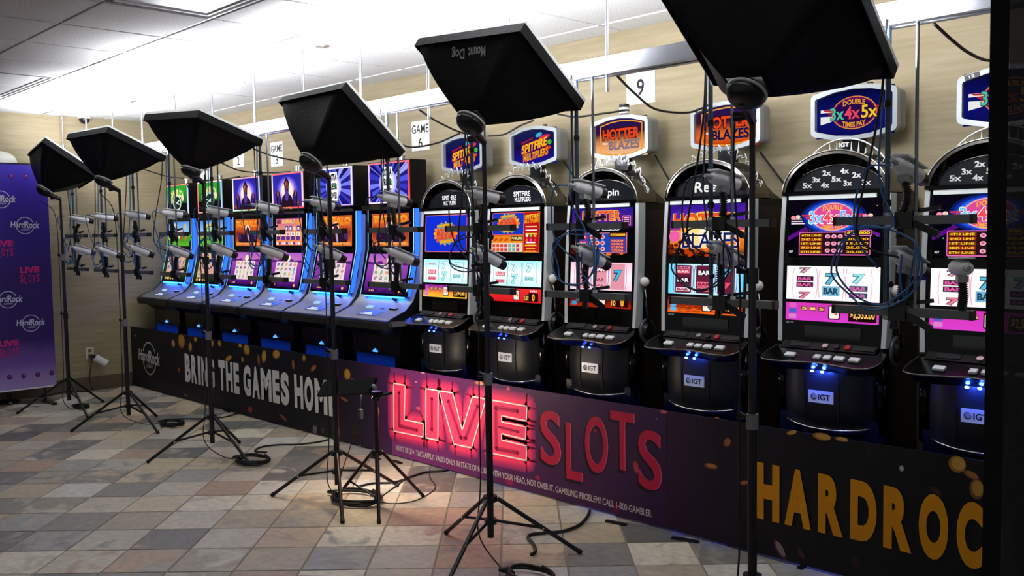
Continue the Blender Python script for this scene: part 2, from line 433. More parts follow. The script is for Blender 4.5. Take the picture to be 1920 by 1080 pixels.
# things on walls and ceiling
t = thing('dome_camera', 'small dark dome camera at the top of the left wall', 'camera', (-9.735, 3.447, CEIL_Z))
obj('housing', MB().cyl((0, 0, -.02), (0, 0, 0), .058, .062, 20).mesh('housing', WHITEP, True), t)
obj('dome', MB().sphere((0, 0, -.02), .052, 16, 10).mesh('dome', mat('smoked_dome', '#131318', .08), 'all'), t)
for (x, y, lab) in ((-5.2, 3.33, 'small sprinkler cap on white ceiling tile right of the brightest glow'), (-8.35, 3.36, 'small sprinkler cap on the overlit ceiling near the left wall')):
    t = thing('sprinkler_cap', lab, 'sprinkler', (x, y, CEIL_Z-.002), 'ceiling sprinkler caps')
    obj('plate', MB().cyl((0, 0, -.008), (0, 0, 0), .045, .05, 20).mesh('plate', mat('cap_metal', '#9a968c', .4, .6), True), t)
    obj('core', MB().cyl((0, 0, -.014), (0, 0, -.008), .02, .022, 12).mesh('core', mat('cap_core', '#6d675c', .5), True), t)
SIGNW = mat('sign_white', '#e6e6e4', .5)
for px0, py0, px1, py1, a, b, lab in ((438, 272, 457, 316, 'GAME', '2', 'white paper sign reading GAME 2 partly behind the third softbox'), (508, 268, 531, 311, 'GAME', '3', 'white paper sign reading GAME 3 between third and fourth softboxes'), (773, 229, 805, 281, 'GAME', '6', 'white paper sign reading GAME 6 between fourth and fifth softboxes'), (1176, 131, 1228, 168, '', '9', 'white paper sign showing only a 9 below the strut rail'), (375, 306, 394, 325, 'GAME', '1', 'paper sign almost hidden under the third softbox above green screens')):
    p, q = at(px0, py0, 1, WALL_Y), at(px1, py1, 1, WALL_Y); w = .215; h = .225 if a else .215
    cx = (p.x+q.x)/2; z1 = p.z
    t = thing('game_sign', lab, 'sign', (cx, WALL_Y-.001, z1-h/2), 'paper signs on the wall')
    obj('paper', MB().box(-w/2, w/2, -.003, 0, -h/2, h/2).mesh('paper', SIGNW), t)
    A = Art((0, -.003, 0), (1, 0, 0), (0, 0, 1))
    if a:
        A.text(a, -.102, .02, .102, .085, '#1c1c1e', .012); A2 = Art((0, -.003, 0), (1, 0, 0), (0, 0, 1)); A2.text(b, -.024, -.09, .024, -.012, '#1c1c1e', .012); A2.build('number', t)
    else: A.text(b, -.028, -.06, .028, .04, '#1c1c1e', .02)
    A.build('lettering', t)
t = thing('wall_outlet', 'cream double wall outlet low on the left wall', 'outlet', (LEFT_X, 3.423, .378))
obj('plate', MB().box(0, .008, -.04, .04, -.06, .06).mesh('plate', mat('cream_plate', '#cfc5a4', .4)), t, bevel=.003)
for z in (-.024, .024): obj('socket', MB().box(.008, .011, -.018, .018, z-.016, z+.016).mesh('socket', mat('socket_tan', '#6a6250', .4)), t)
t = thing('power_adapter', 'white cylinder power adapter hanging from the wall outlet', 'adapter', (-9.70, 3.45, .32))
obj('body', MB().cyl((0, -.01, .02), (.03, .09, -.05), .036, .036, 20).mesh('body', WHITEP, True), t)
obj('plug', MB().box(-.088, -.02, -.045, .0, .012, .045).mesh('plug', BLACK), t)
obj('cord', MB().tube(spline([(-.03, -.03, .02), (-.02, -.05, -.08), (.0, -.07, -.2), (.05, -.06, -.312)]), .005, 6).mesh('cord', RUBBER, 'all'), t)

# ------------------------------------------------------------------ printed banner boards along the floor
def bz(px, py): p = at(px, py, 1, BAN_Y); return p.x, p.z
GOLD, GOLD2, COPPER = '#b98a3c', '#8a5f25', '#9a5a34'
def coin(A, u, v, a, b, rot, c, c2):
    A.ell(u, v, a, b, c2, rot, 14); A.ell(u+a*.12, v+b*.1, a*.78, b*.78, c, rot, 14)
def print_coins(A, O, s, L, x0):
    for q in L:
        x, y, w, h, r = q[:5]; c, c2 = (q[5], q[6]) if len(q) > 5 else (GOLD, GOLD2)
        u, v = bz(O[0]+x/s, O[1]+y/s); u1, v1 = bz(O[0]+(x+w/2)/s, O[1]+y/s); u2, v2 = bz(O[0]+x/s, O[1]+(y+h/2)/s)
        coin(A, u-x0, v, abs(u1-u), abs(v-v2), r, c, c2)
def clipz(v): return max(.005, min(.615, v))
def rock_logo(A, u, v, R, c, under):
    A.ring(u, v, R, R*1.02, R*.1, c)
    A.rect(u-R*1.12, v-R*.14, u+R*1.12, v+R*.38, under)
    A.text('Hard', u-R*1.62, v-R*.22, u-R*.05, v+R*.5, c, .02, .12, rise=-.04*R)
    A.text('Rock', u-R*.0, v-R*.34, u+R*1.66, v+R*.5, c, .02, .12, rise=-.04*R)
    A.text('CASINO', u-R*.5, v-R*.6, u+R*.5, v-R*.38, c, .005)
def board(label, x0, x1, mt, z1=.62):
    t = thing('banner_board', label, 'banner', (x0, BAN_Y, 0), 'printed banner boards along the floor')
    w = x1-x0
    obj('panel', MB().box(.001, w-.001, 0, .012, .010, z1).mesh('panel', mt), t)
    for k in (.15, .85): obj('rear_foot', MB().prism([(.012, 0), (.16, 0), (.012, .3)], 0, w*k, w*k+.012).mesh('rear_foot', BLACK), t)
    return t
XA, XS, XB, XC, XD = -9.76, -7.53, -5.236, -2.878, -.52
DARK1 = picture('print_dark_left', [(0, '#0e0e12'), (.5, '#120e17'), (1, '#0d0d11')], 'X', noise=.5, nscale=3, emissive=False)
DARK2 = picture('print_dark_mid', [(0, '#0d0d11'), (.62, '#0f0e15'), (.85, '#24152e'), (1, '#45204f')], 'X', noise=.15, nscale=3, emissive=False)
PINKP = picture('print_magenta', [(0, '#7c3478'), (.3, '#682864'), (.6, '#451a4c'), (1, '#31143c')], 'X', noise=.2, nscale=3, emissive=False)
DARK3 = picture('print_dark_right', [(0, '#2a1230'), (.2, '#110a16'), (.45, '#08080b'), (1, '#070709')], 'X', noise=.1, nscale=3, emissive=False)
b0 = board('black banner board with the white Hard Rock Casino logo at far left', XA, XS, DARK1)
b1 = board('black banner board ending the line BRING THE GAMES HOME with gold coins', XS, XB, DARK2)
b2 = board('magenta banner board with glowing pink LIVE SLOTS lettering', XB, XC, PINKP)
b3 = board('black banner board with big yellow HARDROCK letters beside the curtain', XC, XD, DARK3)
coinsA = [(305,230,25,55,-25),(360,215,48,95,0),(420,255,25,65,-10),(455,203,20,34,0),(563,228,35,50,0),(617,230,22,42,-25),(757,245,25,26,0),(800,272,45,72,-10),(678,332,50,35,20),(772,340,18,40,-20),(882,345,18,85,5,COPPER,'#5a3420'),(918,318,30,90,-15),(1000,303,50,62,10),(1115,375,20,75,5,COPPER,'#5a3420'),(1188,330,22,46,-20),(1252,397,45,35,30,COPPER,'#6a3c22'),(1480,440,45,80,0),(1515,478,30,26,0),(1460,608,55,22,-10,COPPER,'#6a3c22'),(1047,730,60,22,-20,COPPER,'#6a3c22'),(343,410,20,40,-20,COPPER,'#5a3420'),(388,580,25,20,0,COPPER,'#5a3420'),(825,678,32,48,0,'#a83a28','#5a1f22'),(1262,815,35,75,-30,'#6f6470','#3a3240'),(1315,820,25,40,-20,'#5a4038','#332428'),(1420,825,35,60,0,'#55485a','#33283a'),(1690,690,15,60,0,'#c08468','#7a4a48'),
  (290,518,12,12,0,'#8a2238','#5a1830'),(612,598,16,16,0,'#a02438','#5a1830'),(572,600,14,26,0,'#8a2238','#5a1830'),(1548,838,12,12,0,'#a02460','#5a1840'),(1568,920,10,14,0,'#d890c0','#a05090'),(50,178,6,14,0,'#cfcfcf','#cfcfcf'),(94,512,6,10,0,'#b07a60','#8a4a40')]
sA = 3.6; OA = (240, 580)
xs_seam = XS
A0, A1 = Art((0, 0, 0), (1, 0, 0), (0, 0, 1), eps=.00006), Art((0, 0, 0), (1, 0, 0), (0, 0, 1), eps=.00006)
for q in coinsA:
    u, v = bz(OA[0]+q[0]/sA, OA[1]+q[1]/sA)
    if u < XS: print_coins(A0, OA, sA, [q], XA)
    else: print_coins(A1, OA, sA, [q], XS)
A0.build('printed_coins', b0)['kind'] = 'stuff'; A1.build('printed_coins', b1)['kind'] = 'stuff'
u, v = bz(280.5, 672); A = Art((0, -.003, 0), (1, 0, 0), (0, 0, 1)); rock_logo(A, u-XA, v, .158, '#d4d6d4', '#0f0e13'); A.build('logo', b0)
LT = '#d4d4d0'
u0, vt0 = bz(348, 662.5); u1, _ = bz(630, 716); vb0 = bz(351, 715)[1]; vb1 = bz(630, 783)[1]; vt1 = bz(629, 716)[1]
zb, zt = (vb0+vb1)/2, (vt0+vt1)/2
words = [('BRING', 348, 403), ('THE', 411, 449), ('GAMES', 457, 542), ('HOME', 552, 631)]
for wd, pa, pb in words:
    a, b = bz(pa, 700)[0], bz(pb, 700)[0]
    n = len(wd); wts = {'I': .45, 'M': 1.35, 'N': 1.05, 'E': .85, 'L': .85}
    tot = sum(wts.get(ch, 1) for ch in wd) + .16*(n-1); k = (b-a)/tot; x = a
    for ch in wd:
        w = wts.get(ch, 1)*k
        host, hx = (b0, XA) if x+w/2 < XS else (b1, XS)
        AA = Art((0, -.004, 0), (1, 0, 0), (0, 0, 1)); AA.text(ch, x-hx, zb, x+w-hx, zt, LT, .055); AA.build('letter', host)
        x += w + .16*k
# magenta board: neon LIVE, red SLOTS, small print
OB, sB = (720, 660), 3.176
def bp(x, y): u, v = bz(OB[0]+x/sB, OB[1]+y/sB); return (u-XB, clipz(v))
LIVE = {'L': [(60,185),(130,198),(125,402),(238,425),(237,505),(62,470)], 'I': [(253,217),(327,230),(325,525),(253,510)],
        'V': [(332,230),(413,243),(470,465),(530,265),(612,279),(525,570),(420,548)],
        'E': [(622,281),(855,322),(853,410),(705,378),(705,415),(850,445),(848,520),(705,485),(705,523),(853,558),(852,645),(640,600)]}
def mixc(a, b, t):
    a, b = a.lstrip('#'), b.lstrip('#'); return '#'+''.join('%02x' % int(int(a[i:i+2], 16)*(1-t)+int(b[i:i+2], 16)*t) for i in (0, 2, 4))
A = Art((0, 0, 0), (1, 0, 0), (0, 0, 1), eps=.00035)
for k in range(7):
    w = .150-.016*k; c = mixc('#7a2868', '#ff3f70', (k+1)/7)
    for ch in 'LIVE': A.stroke([bp(*p) for p in LIVE[ch]], w, c, True); A.k -= 1
    A.k += 1
A.build('neon_glow', b2)
for ch in 'LIVE':
    A = Art((0, -.0035, 0), (1, 0, 0), (0, 0, 1)); P = [bp(*p) for p in LIVE[ch]]
    A.poly(P, '#ff4a78')
    cx = sum(p[0] for p in P)/len(P); cz = sum(p[1] for p in P)/len(P)
    core = {'L': [(92,240),(95,440),(200,465)], 'I': [(288,275),(288,465)], 'V': [(385,290),(460,510),(490,512),(560,320)], 'E': [(800,352),(668,330),(672,575),(800,600)]}[ch]
    A.stroke([bp(*p) for p in core], .030, '#d83060'); A.stroke([bp(*p) for p in core], .014, '#a82555')
    if ch == 'E': A.stroke([bp(690, 445), bp(805, 475)], .016, '#a82555')
    A.stroke(P, .0085, '#fff2f2', True); A.build('neon_letter', b2)
for ch, x0, y0, x1, y1 in (('S', 932, 340, 1050, 680), ('L', 1085, 418, 1178, 770), ('O', 1198, 373, 1330, 730), ('T', 1350, 345, 1488, 715), ('S', 1515, 455, 1650, 832)):
    xm = (x0+x1)/2; sk = .17*(x1-x0)/2
    ua, ub = bp(x0, (y0+y1)/2)[0], bp(x1, (y0+y1)/2)[0]; za, zc = bp(xm, y1-sk)[1], bp(xm, y0+sk)[1]
    A = Art((0, -.0012, 0), (1, 0, 0), (0, 0, 1), eps=.0004); bo = .012
    A.text(ch, ua-.014, za-.018, ub-.006, zc-.012, '#1c0a24', bo); A.text(ch, ua+.006, za, ub+.008, zc, '#c4506c', bo); A.text(ch, ua, za, ub, zc, '#b3173f', bo); A.build('letter', b2)
A = Art((0, -.002, 0), (1, 0, 0), (0, 0, 1))
ua, za = bp(78, 606); ub, zb2 = bp(1600, 980); zt2 = bp(78, 563)[1]
A.text('MUST BE 21+. T&CS APPLY. VALID ONLY IN STATE OF NJ. BET WITH YOUR HEAD, NOT OVER IT. GAMBLING PROBLEM? CALL 1-800-GAMBLER.', ua, (za+zb2)/2-.002, ub, (za+zb2)/2+.047, '#c9bcc4', .012); A.build('small_print', b2)
A = Art((0, -.0002, 0), (1, 0, 0), (0, 0, 1), eps=.00004)
print_coins(A, OB, sB, [(737,230,25,60,-25,'#c8506a','#8a3058'),(568,186,60,26,0,'#d89a78','#a85a60'),(208,337,40,22,0,'#d8506a','#c03a5c'),(1663,357,50,22,0,'#b86060','#7a3048'),(1500,690,35,90,15,'#b03a44','#6a2040'),(915,750,30,30,0,'#a02048','#6a1a44'),(745,770,60,60,0,'#8a1f50','#6a1c4c'),(1380,930,60,80,0,'#5c1238','#4a1036'),(190,178,12,14,0,'#e090a0','#a05078'),(230,124,30,8,0,'#e8a0a0','#b06070'),(1625,398,8,8,0,'#b090a8','#b090a8'),(1258,470,22,28,0,'#8a2a3a','#5a1a34')], XB)
A.build('printed_coins', b2)['kind'] = 'stuff'
OC, sC = (1240, 740), 2.8235
A = Art((0, 0, 0), (1, 0, 0), (0, 0, 1), eps=.00006)
print_coins(A, OC, sC, [(348,253,35,55,-35,COPPER,'#6a3c22'),(262,378,72,30,0,'#a8683a','#70401f'),(437,466,50,24,20,'#a8683a','#70401f'),(690,200,60,24,20),(850,222,100,40,0),(955,236,75,24,0),(1567,368,95,90,0),(1640,425,90,40,-20,'#9a6a30','#6a4420'),(1670,500,80,110,0,'#a87a34','#6a4420'),(1272,390,26,34,0,'#b8b8b4','#8a8a86'),(628,820,40,110,35,'#8a7878','#5a2a34'),(740,845,24,70,35,'#5a2a2c','#2c161c'),(1030,890,60,70,0,'#2a1c24','#1c1218'),(1100,310,50,50,0,'#241a20','#181216'),(1450,510,90,34,-25,'#3c2a20','#20180f'),(1322,935,12,10,0,'#5a1a30','#3a1020'),(295,122,30,8,0,'#a87a44','#7a5024')], XC)
A.build('printed_coins', b3)['kind'] = 'stuff'
for ch, x0, x1, ta, tb, ba, bb in (('H',508,628,355,375,655,675),('A',655,795,388,402,690,712),('R',832,965,415,437,730,752),('D',1003,1143,445,470,768,787),('R',1178,1328,478,505,808,838),('O',1365,1522,520,530,868,876),('C',1565,1712,557,570,912,922),('K',1760,1915,598,622,960,985)):
    xm = (x0+x1)/2; yt, yb = (ta+tb)/2, (ba+bb)/2
    ua, ub = bz(OC[0]+x0/sC, OC[1]+(yt+yb)/2/sC)[0]-XC, bz(OC[0]+x1/sC, OC[1]+(yt+yb)/2/sC)[0]-XC
    A = Art((0, -.0045, 0), (1, 0, 0), (0, 0, 1)); A.text(ch, ua, bz(OC[0]+xm/sC, OC[1]+yb/sC)[1], ub, bz(OC[0]+xm/sC, OC[1]+yt/sC)[1], '#c98408', .06); A.build('letter', b3)

# ------------------------------------------------------------------ purple backdrop in front of the left wall
BX = -9.42
def by(px, py): p = at(px, py, 0, BX); return p.y, p.z
bd = thing('backdrop', 'purple backdrop panel with Hard Rock Casino and Live Slots logos', 'backdrop', (BX, 0, 0))
Y1, ZB, ZT = by(106, 722)[0], by(100, 722)[1], 2.235
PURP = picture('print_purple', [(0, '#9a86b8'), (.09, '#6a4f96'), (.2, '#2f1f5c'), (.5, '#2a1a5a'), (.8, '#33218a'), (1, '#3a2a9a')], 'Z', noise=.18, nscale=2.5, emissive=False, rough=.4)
Y0 = Y1-1.9
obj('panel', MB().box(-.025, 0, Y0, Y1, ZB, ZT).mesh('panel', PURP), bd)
obj('edge_strip', MB().box(-.027, .004, Y0, Y1, ZB-.012, ZB).mesh('edge_strip', WHITEP), bd)
obj('top_strip', MB().box(-.027, .004, Y0, Y1, ZT, ZT+.012).mesh('top_strip', BLACK), bd)
for yy in (Y1-.1, Y0+.25):
    obj('foot', MB().box(-.05, .25, yy-.02, yy+.02, 0, .02).mesh('foot', BLACKM), bd); obj('post', MB().cyl((-.012, yy, .02), (-.012, yy, ZB), .012, .012, 10).mesh('post', BLACKM), bd)
def blogo(px, py, R):
    y, z = by(px, py); A = Art((0, 0, 0), (0, 1, 0), (0, 0, 1)); rock_logo(A, y, z, R, '#c6c3d6', '#2b1c60'); A.build('logo', bd)
for px, py in ((2, 374), (47, 423), (15, 562), (58, 606)): blogo(px, py, .075)
for px, py in ((6, 465), (56, 514), (17, 652)):
    y, z = by(px, py); A = Art((0, 0, 0), (0, 1, 0), (0, 0, 1))
    A.text('LIVE', y-.085, z+.012, y+.085, z+.07, '#b8236e', .06); 
    for i, ch in enumerate('SLOTS'): A.text(ch, y-.085+.035*i, z-.075-.012*(i % 2), y-.058+.035*i, z+.0-.012*(i % 2), '#b0255e', .02)
    A.build('live_slots_logo', bd)
for px, py in ((21, 331), (48, 331), (18, 707), (44.5, 705), (71, 702), (97, 699)):
    y, z = by(px, py); A = Art((0, 0, 0), (0, 1, 0), (0, 0, 1))
    A.ell(y, z, .022, .024, '#3c1450'); A.ell(y+.002, z+.004, .016, .016, '#6a2470'); A.ell(y+.004, z+.009, .005, .005, '#b06ab0'); A.build('printed_stud', bd)
# pale rounded cover standing behind the backdrop
t = thing('plastic_cover', 'pale translucent rounded cover showing above the purple backdrop', 'cover', (-9.66, 2.62, 0))
obj('stand', MB().cyl((0, 0, 0), (0, 0, 2.245), .018, .018, 10).mesh('stand', BLACKM), t); obj('base', MB().cyl((0, 0, 0), (0, 0, .02), .1, .09, 20).mesh('base', BLACKM), t)
obj('dome', MB().sphere((0, .02, 2.27), .10, 16, 10, (1, 1.5, 1)).mesh('dome', mat('milky_plastic', '#d2d2c8', .3, trans=.25), 'all'), t)
obj('rim', MB().cyl((0, .02, 2.245), (0, .02, 2.26), .11, .11, 20).mesh('rim', WHITEP), t)

# ------------------------------------------------------------------ black curtain at the right edge
def sheer():
    m = bpy.data.materials.new('sheer_black_cloth'); m.use_nodes = True; nt = m.node_tree; L = nt.links
    b = nt.nodes['Principled BSDF']; b.inputs['Base Color'].default_value = (.006, .006, .007, 1); b.inputs['Roughness'].default_value = .7
    tr = nt.nodes.new('ShaderNodeBsdfTransparent'); mx = nt.nodes.new('ShaderNodeMixShader'); mx.inputs[0].default_value = .13
    L.new(b.outputs[0], mx.inputs[1]); L.new(tr.outputs[0], mx.inputs[2]); L.new(mx.outputs[0], nt.nodes['Material Output'].inputs[0]); return m
CY = 2.35
t = thing('black_curtain', 'black sheer curtain hanging at the right edge of the picture', 'curtain', (-.83, CY, 0))
e0 = at(1849, 540, 1, CY).x+.83
def cloth(x0, x1, n, amp, name, m):
    mb = MB(); N = n
    for th in (0, .003):
        for z in (0.02, 2.7):
            for i in range(N+1):
                x = x0+(x1-x0)*i/N; mb.v.append((x, amp*math.sin(i*.9)*min(1, i/2)+th, z))
    for i in range(N):
        a = i; mb.f += [(a, a+1, N+1+a+1, N+1+a), (2*(N+1)+a, 3*(N+1)+a, 3*(N+1)+a+1, 2*(N+1)+a+1)]; mb.m += [0, 0]
    return obj(name, mb.mesh(name, m, 'all'), t)
cloth(e0, e0+.042, 4, .002, 'hem', FABRIC)
cloth(e0+.042, e0+1.5, 60, .03, 'sheer_panel', sheer())
obj('curtain_pipe', MB().cyl((e0-.02, .0, 2.712), (e0+1.52, 0, 2.712), .016, .016, 12).mesh('curtain_pipe', BLACKM), t)
obj('upright', MB().cyl((e0+1.5, .0, 0), (e0+1.5, 0, 2.70), .02, .02, 12).mesh('upright', BLACKM), t)

# ------------------------------------------------------------------ arched reel machines (right half of the row)
MY = 4.2          # local y 0 of every machine
def tilt(z, za, ya, zb, yb): return ya+(yb-ya)*(z-za)/(zb-za)
def face_y(z): return tilt(z, 1.70, 4.135, .99, 4.095)-MY      # front glass of the arched machines
HW = .262
def ell_arc(a, b, z0, n, t0=0, t1=180): return [(a*math.cos(math.radians(t0+(t1-t0)*i/n)), z0+b*math.sin(math.radians(t0+(t1-t0)*i/n))) for i in range(n+1)]
COMMON = {}
def common(name, fn):
    if name not in COMMON: COMMON[name] = fn()
    return COMMON[name]
GLASSD = mat('smoked_sign_glass', '#15171c', .08, spec=.6)
TRIM = mat('pale_trim', '#c3c8c9', .3, .25)
ACRYL = mat('clear_acrylic', '#f4f6f6', .03, trans=1.0, ior=1.15)
FROST = mat('frosted_edge', '#e6e8e6', .35, trans=.15)
BLUEBASE = mat('glow_tinted_base', '#0a1638', .25, spec=.5)  # black base with the blue glow mixed into its colour
def m_cabinet():
    return MB().box(-HW+.004, HW-.004, 4.17-MY, 4.44-MY, .02, 1.695).mesh('cabinet', SATIN)
def m_side(): return MB().box(0, .006, 4.19-MY, 4.44-MY, .03, 1.66).mesh('side_panel', WOOD)
def m_front():
    P = [(face_y(1.70), 1.70), (face_y(.99), .985), (4.18-MY, .985), (4.18-MY, 1.70)]
    return MB().prism(P, 0, -HW+.006, HW-.006).mesh('screen_surround', GLOSSB)
def m_trim(s):
    mb = MB(); pts = []
    for k in range(13):
        z = 1.695-.70*k/12; x = s*(HW-.004+.012*math.sin(math.pi*min(1, k/12*1.0))*.6); pts.append((x, face_y(z)-.004, z))
    for k in range(12):
        a, b = pts[k], pts[k+1]; w = .011
        mb.add([(a[0]-w, a[1], a[2]), (a[0]+w, a[1], a[2]), (b[0]+w, b[1], b[2]), (b[0]-w, b[1], b[2]), (a[0]-w, a[1]+.06, a[2]), (a[0]+w, a[1]+.06, a[2]), (b[0]+w, b[1]+.06, b[2]), (b[0]-w, b[1]+.06, b[2])],
               [(0, 1, 2, 3), (4, 7, 6, 5), (0, 3, 7, 4), (1, 5, 6, 2)])
    return mb.mesh('side_trim', TRIM, True)
def m_lightbar(): return MB().box(-.232, .205, face_y(1.685)-.008, face_y(1.685)+.01, 1.677, 1.697).mesh('light_bar', mat('light_bar_white', '#d6dbd8', .35, emit='#d6dbd8', es=.12))
def m_arch():
    o, i = ell_arc(HW+.006, .205, 1.70, 28), ell_arc(HW-.014, .186, 1.70, 28)
    mb = MB(); n = len(o)
    ya, yb = 4.125-MY, 4.29-MY
    for k in range(n-1):
        (x0, z0), (x1, z1) = o[k], o[k+1]; (u0, w0), (u1, w1) = i[k], i[k+1]
        mb.mi = 0; mb.add([(x0, ya, z0), (x1, ya, z1), (x1, yb, z1), (x0, yb, z0)], [(0, 1, 2, 3)])
        mb.add([(x0, ya, z0), (x1, ya, z1), (u1, ya-.004, w1), (u0, ya-.004, w0)], [(0, 1, 2, 3)])
        mb.mi = 1; mb.add([(u0, ya, w0), (u1, ya, w1), (u1, yb, w1), (u0, yb, w0)], [(0, 1, 2, 3)]); mb.add([(x0, yb, z0), (x1, yb, z1), (u1, yb, w1), (u0, yb, w0)], [(0, 1, 2, 3)])
    return mb.mesh('arch_hood', [DCHROME, GLOSSB], 'all')
def m_fairing():
    mb = MB(); n = 20; a, b = ell_arc(HW-.002, .199, 1.70, n), ell_arc(HW-.002, .012, 1.69, n)
    for k in range(n): mb.add([(a[k][0], 4.285-MY, a[k][1]), (a[k+1][0], 4.285-MY, a[k+1][1]), (b[k+1][0], 4.455-MY, b[k+1][1]), (b[k][0], 4.455-MY, b[k][1])], [(0, 1, 2, 3)])
    return mb.mesh('rear_fairing', mat('taupe_plastic', '#37322b', .5), 'all')
def m_underlight(): return MB().box(-.06, .06, 4.008-MY, 4.022-MY, .882, .885)
def m_archedge(): return MB().tube([(x, 4.123-MY, z) for x, z in ell_arc(HW+.004, .203, 1.70, 28)], .004, 6).mesh('arch_rim', CHROME, 'all')
def m_sign():
    P = ell_arc(.225, .118, 1.718, 24); return MB().prism(P, 1, 4.165-MY, 4.172-MY).mesh('sign_glass', GLASSD)
def m_signrim(): return MB().tube([(x, 4.163-MY, z) for x, z in ell_arc(.227, .12, 1.716, 24)], .0035, 6, closed=True).mesh('sign_rim', DCHROME, 'all')
def m_sill(): return MB().box(-HW, HW, 4.12-MY, 4.2-MY, 1.699, 1.716).mesh('sign_sill', GLOSSB)
CONS = [(-.262, 4.10), (-.285, 4.02), (-.284, 3.965), (-.255, 3.945), (-.18, 3.942), (-.08, 3.95), (0, 3.956), (.07, 3.95), (.15, 3.94), (.215, 3.937), (.262, 3.952), (.285, 3.99), (.287, 4.04), (.268, 4.10)]
def cz(y): return .985-(4.10-y)*.40
def m_console():
    n = len(CONS); vs = [(x, y-MY, cz(y)) for x, y in CONS]+[(x*.985, min(y+.006, 4.1)-MY, cz(y)-.012) for x, y in CONS]+[(x*.93, min(4.10, y+.045)-MY, cz(y)-.045) for x, y in CONS]
    fs = [tuple(range(n)), tuple(range(3*n-1, 2*n-1, -1))]
    for r in (0, 1):
        for i in range(n): fs.append((r*n+i, r*n+(i+1) % n, (r+1)*n+(i+1) % n, (r+1)*n+i))
    return MB().add(vs, fs).mesh('console', mat('console_black', '#040405', .22, spec=.25))
def m_consrim(): return MB().tube(spline([(x, y-MY-.001, cz(y)-.004) for x, y in CONS], 3), .0045, 6).mesh('console_rim', DCHROME, 'all')
def m_consback():
    return MB().prism([(4.055-MY, .972), (4.095-MY, 1.0), (4.11-MY, 1.0), (4.11-MY, .96)], 0, -.235, .235).mesh('console_riser', SATIN)
def m_belly():
    mb = MB(); N = 16; rows = [(.905, .0), (.80, .012), (.70, .010), (.635, .0), (.615, -.02)]
    vs = []
    for z, f in rows:
        for k in range(N+1):
            x = -.242+.484*k/N; vs.append((x, 4.030+.085*abs(x/.242)**3.4-f-MY, z-(.03*(1-(x/.242)**2) if z < .64 else 0)))
    fs = [(r*(N+1)+k, r*(N+1)+k+1, (r+1)*(N+1)+k+1, (r+1)*(N+1)+k) for r in range(len(rows)-1) for k in range(N)]
    return MB().add(vs, fs).mesh('belly_door', mat('belly_black', '#1a1c22', .42, spec=.35), 'all')
def m_bellyrim():
    return MB().tube([(-.205+.41*k/16, 4.030+.085*abs((-.205+.41*k/16)/.242)**3.4-.004-MY, .632-.03*(1-((-.205+.41*k/16)/.242)**2)) for k in range(17)], .0045, 6).mesh('belly_rim', CHROME, 'all')
def m_seam():
    return MB().box(-.0015, .0015, 0, .004, .64, .90).mesh('door_seam', mat('seam_black', '#020203', .5))
def m_pillar(): return MB().tube([(0, 0, .92), (.004, -.004, .8), (.002, -.002, .66), (-.012, .01, .60)], [.026, .03, .028, .02], 10).mesh('corner_pillar', GLOSSB, 'all')
def m_base(): return MB().box(-.245, .245, 4.075-MY, 4.17-MY, .0, .66).mesh('base', BLUEBASE)
def m_badge():
    return MB().box(-.0615, .0615, 4.010-MY, 4.024-MY, .728, .784).mesh('badge', mat('badge_silver', '#e2e8f2', .3, .1))
def m_button(w, d): return MB().box(-w/2, w/2, -d/2, d/2, 0, .013).mesh('button', mat('button_silver', '#e4e8ea', .25, .1))
def m_wheel():
    mb = MB(); mb.tube([(0, 0, 0), (.012, 0, 0)], [.062, .062], 28); mb.tube([(.012, 0, 0), (.03, 0, 0)], [.052, .04], 24); return mb.mesh('lever_hub', mat('hub_black', '#121214', .35), True)
def m_wheelrim(): return MB().tube([(.006, .062*math.cos(t), .062*math.sin(t)) for t in [2*math.pi*k/28 for k in range(28)]], .010, 8, closed=True).mesh('hub_rim', mat('hub_grey', '#5d6062', .4, .3), 'all')
def m_levrod(): return MB().tube([(.03, -.01, .02), (.03, -.03, .12), (.028, -.045, .26)], [.008, .0075, .006], 10).mesh('lever_rod', DCHROME, 'all')
def m_levball(): return MB().sphere((.028, -.047, .28), .027, 16, 10).mesh('lever_ball', mat('ball_white', '#dcdad4', .25), 'all')
def rounded(w, h, bulge, r=.03, n=5):
    """plaque outline: bowed top and bottom, straight sides, rounded corners"""
    P = []
    def edge(u): return h-bulge*(u/w)**2
    for u, v, s in ((w-r, edge(w-r)-r*.9, 0), (-w+r, edge(w-r)-r*.9, 90), (-w+r, -edge(w-r)+r*.9, 180), (w-r, -edge(w-r)+r*.9, 270)):
        for k in range(n+1):
            t = math.radians(s+90*k/n); P.append((u+r*math.cos(t), v+r*.9*math.sin(t)))
        if s in (0, 180):
            sg = 1 if s == 0 else -1
            for q in (.5, 0, -.5): P.append((sg*q*(w-r), sg*edge(q*(w-r))))
    return P
TW, TH, TB = .214, .130, .034
def m_topframe():
    o, i = rounded(TW, TH, TB, .03), rounded(TW-.022, TH-.02, TB, .014)
    mb = MB().ring_plate(o, i, 1, 4.255-MY, 4.29-MY); m = mb.mesh('topper_frame', SILVER); m.transform(Matrix.Translation((.025, 0, 2.085))); return m
def m_topback():
    m = MB().prism(rounded(TW-.006, TH-.005, TB, .03), 1, 4.28-MY, 4.36-MY).mesh('topper_housing', mat('housing_pale', '#7c7d7c', .4, .2)); m.transform(Matrix.Translation((.025, 0, 2.085))); return m
def m_topstem(): return MB().box(-.05, .05, 4.31-MY, 4.35-MY, 1.68, 1.99).mesh('topper_stem', SATIN)
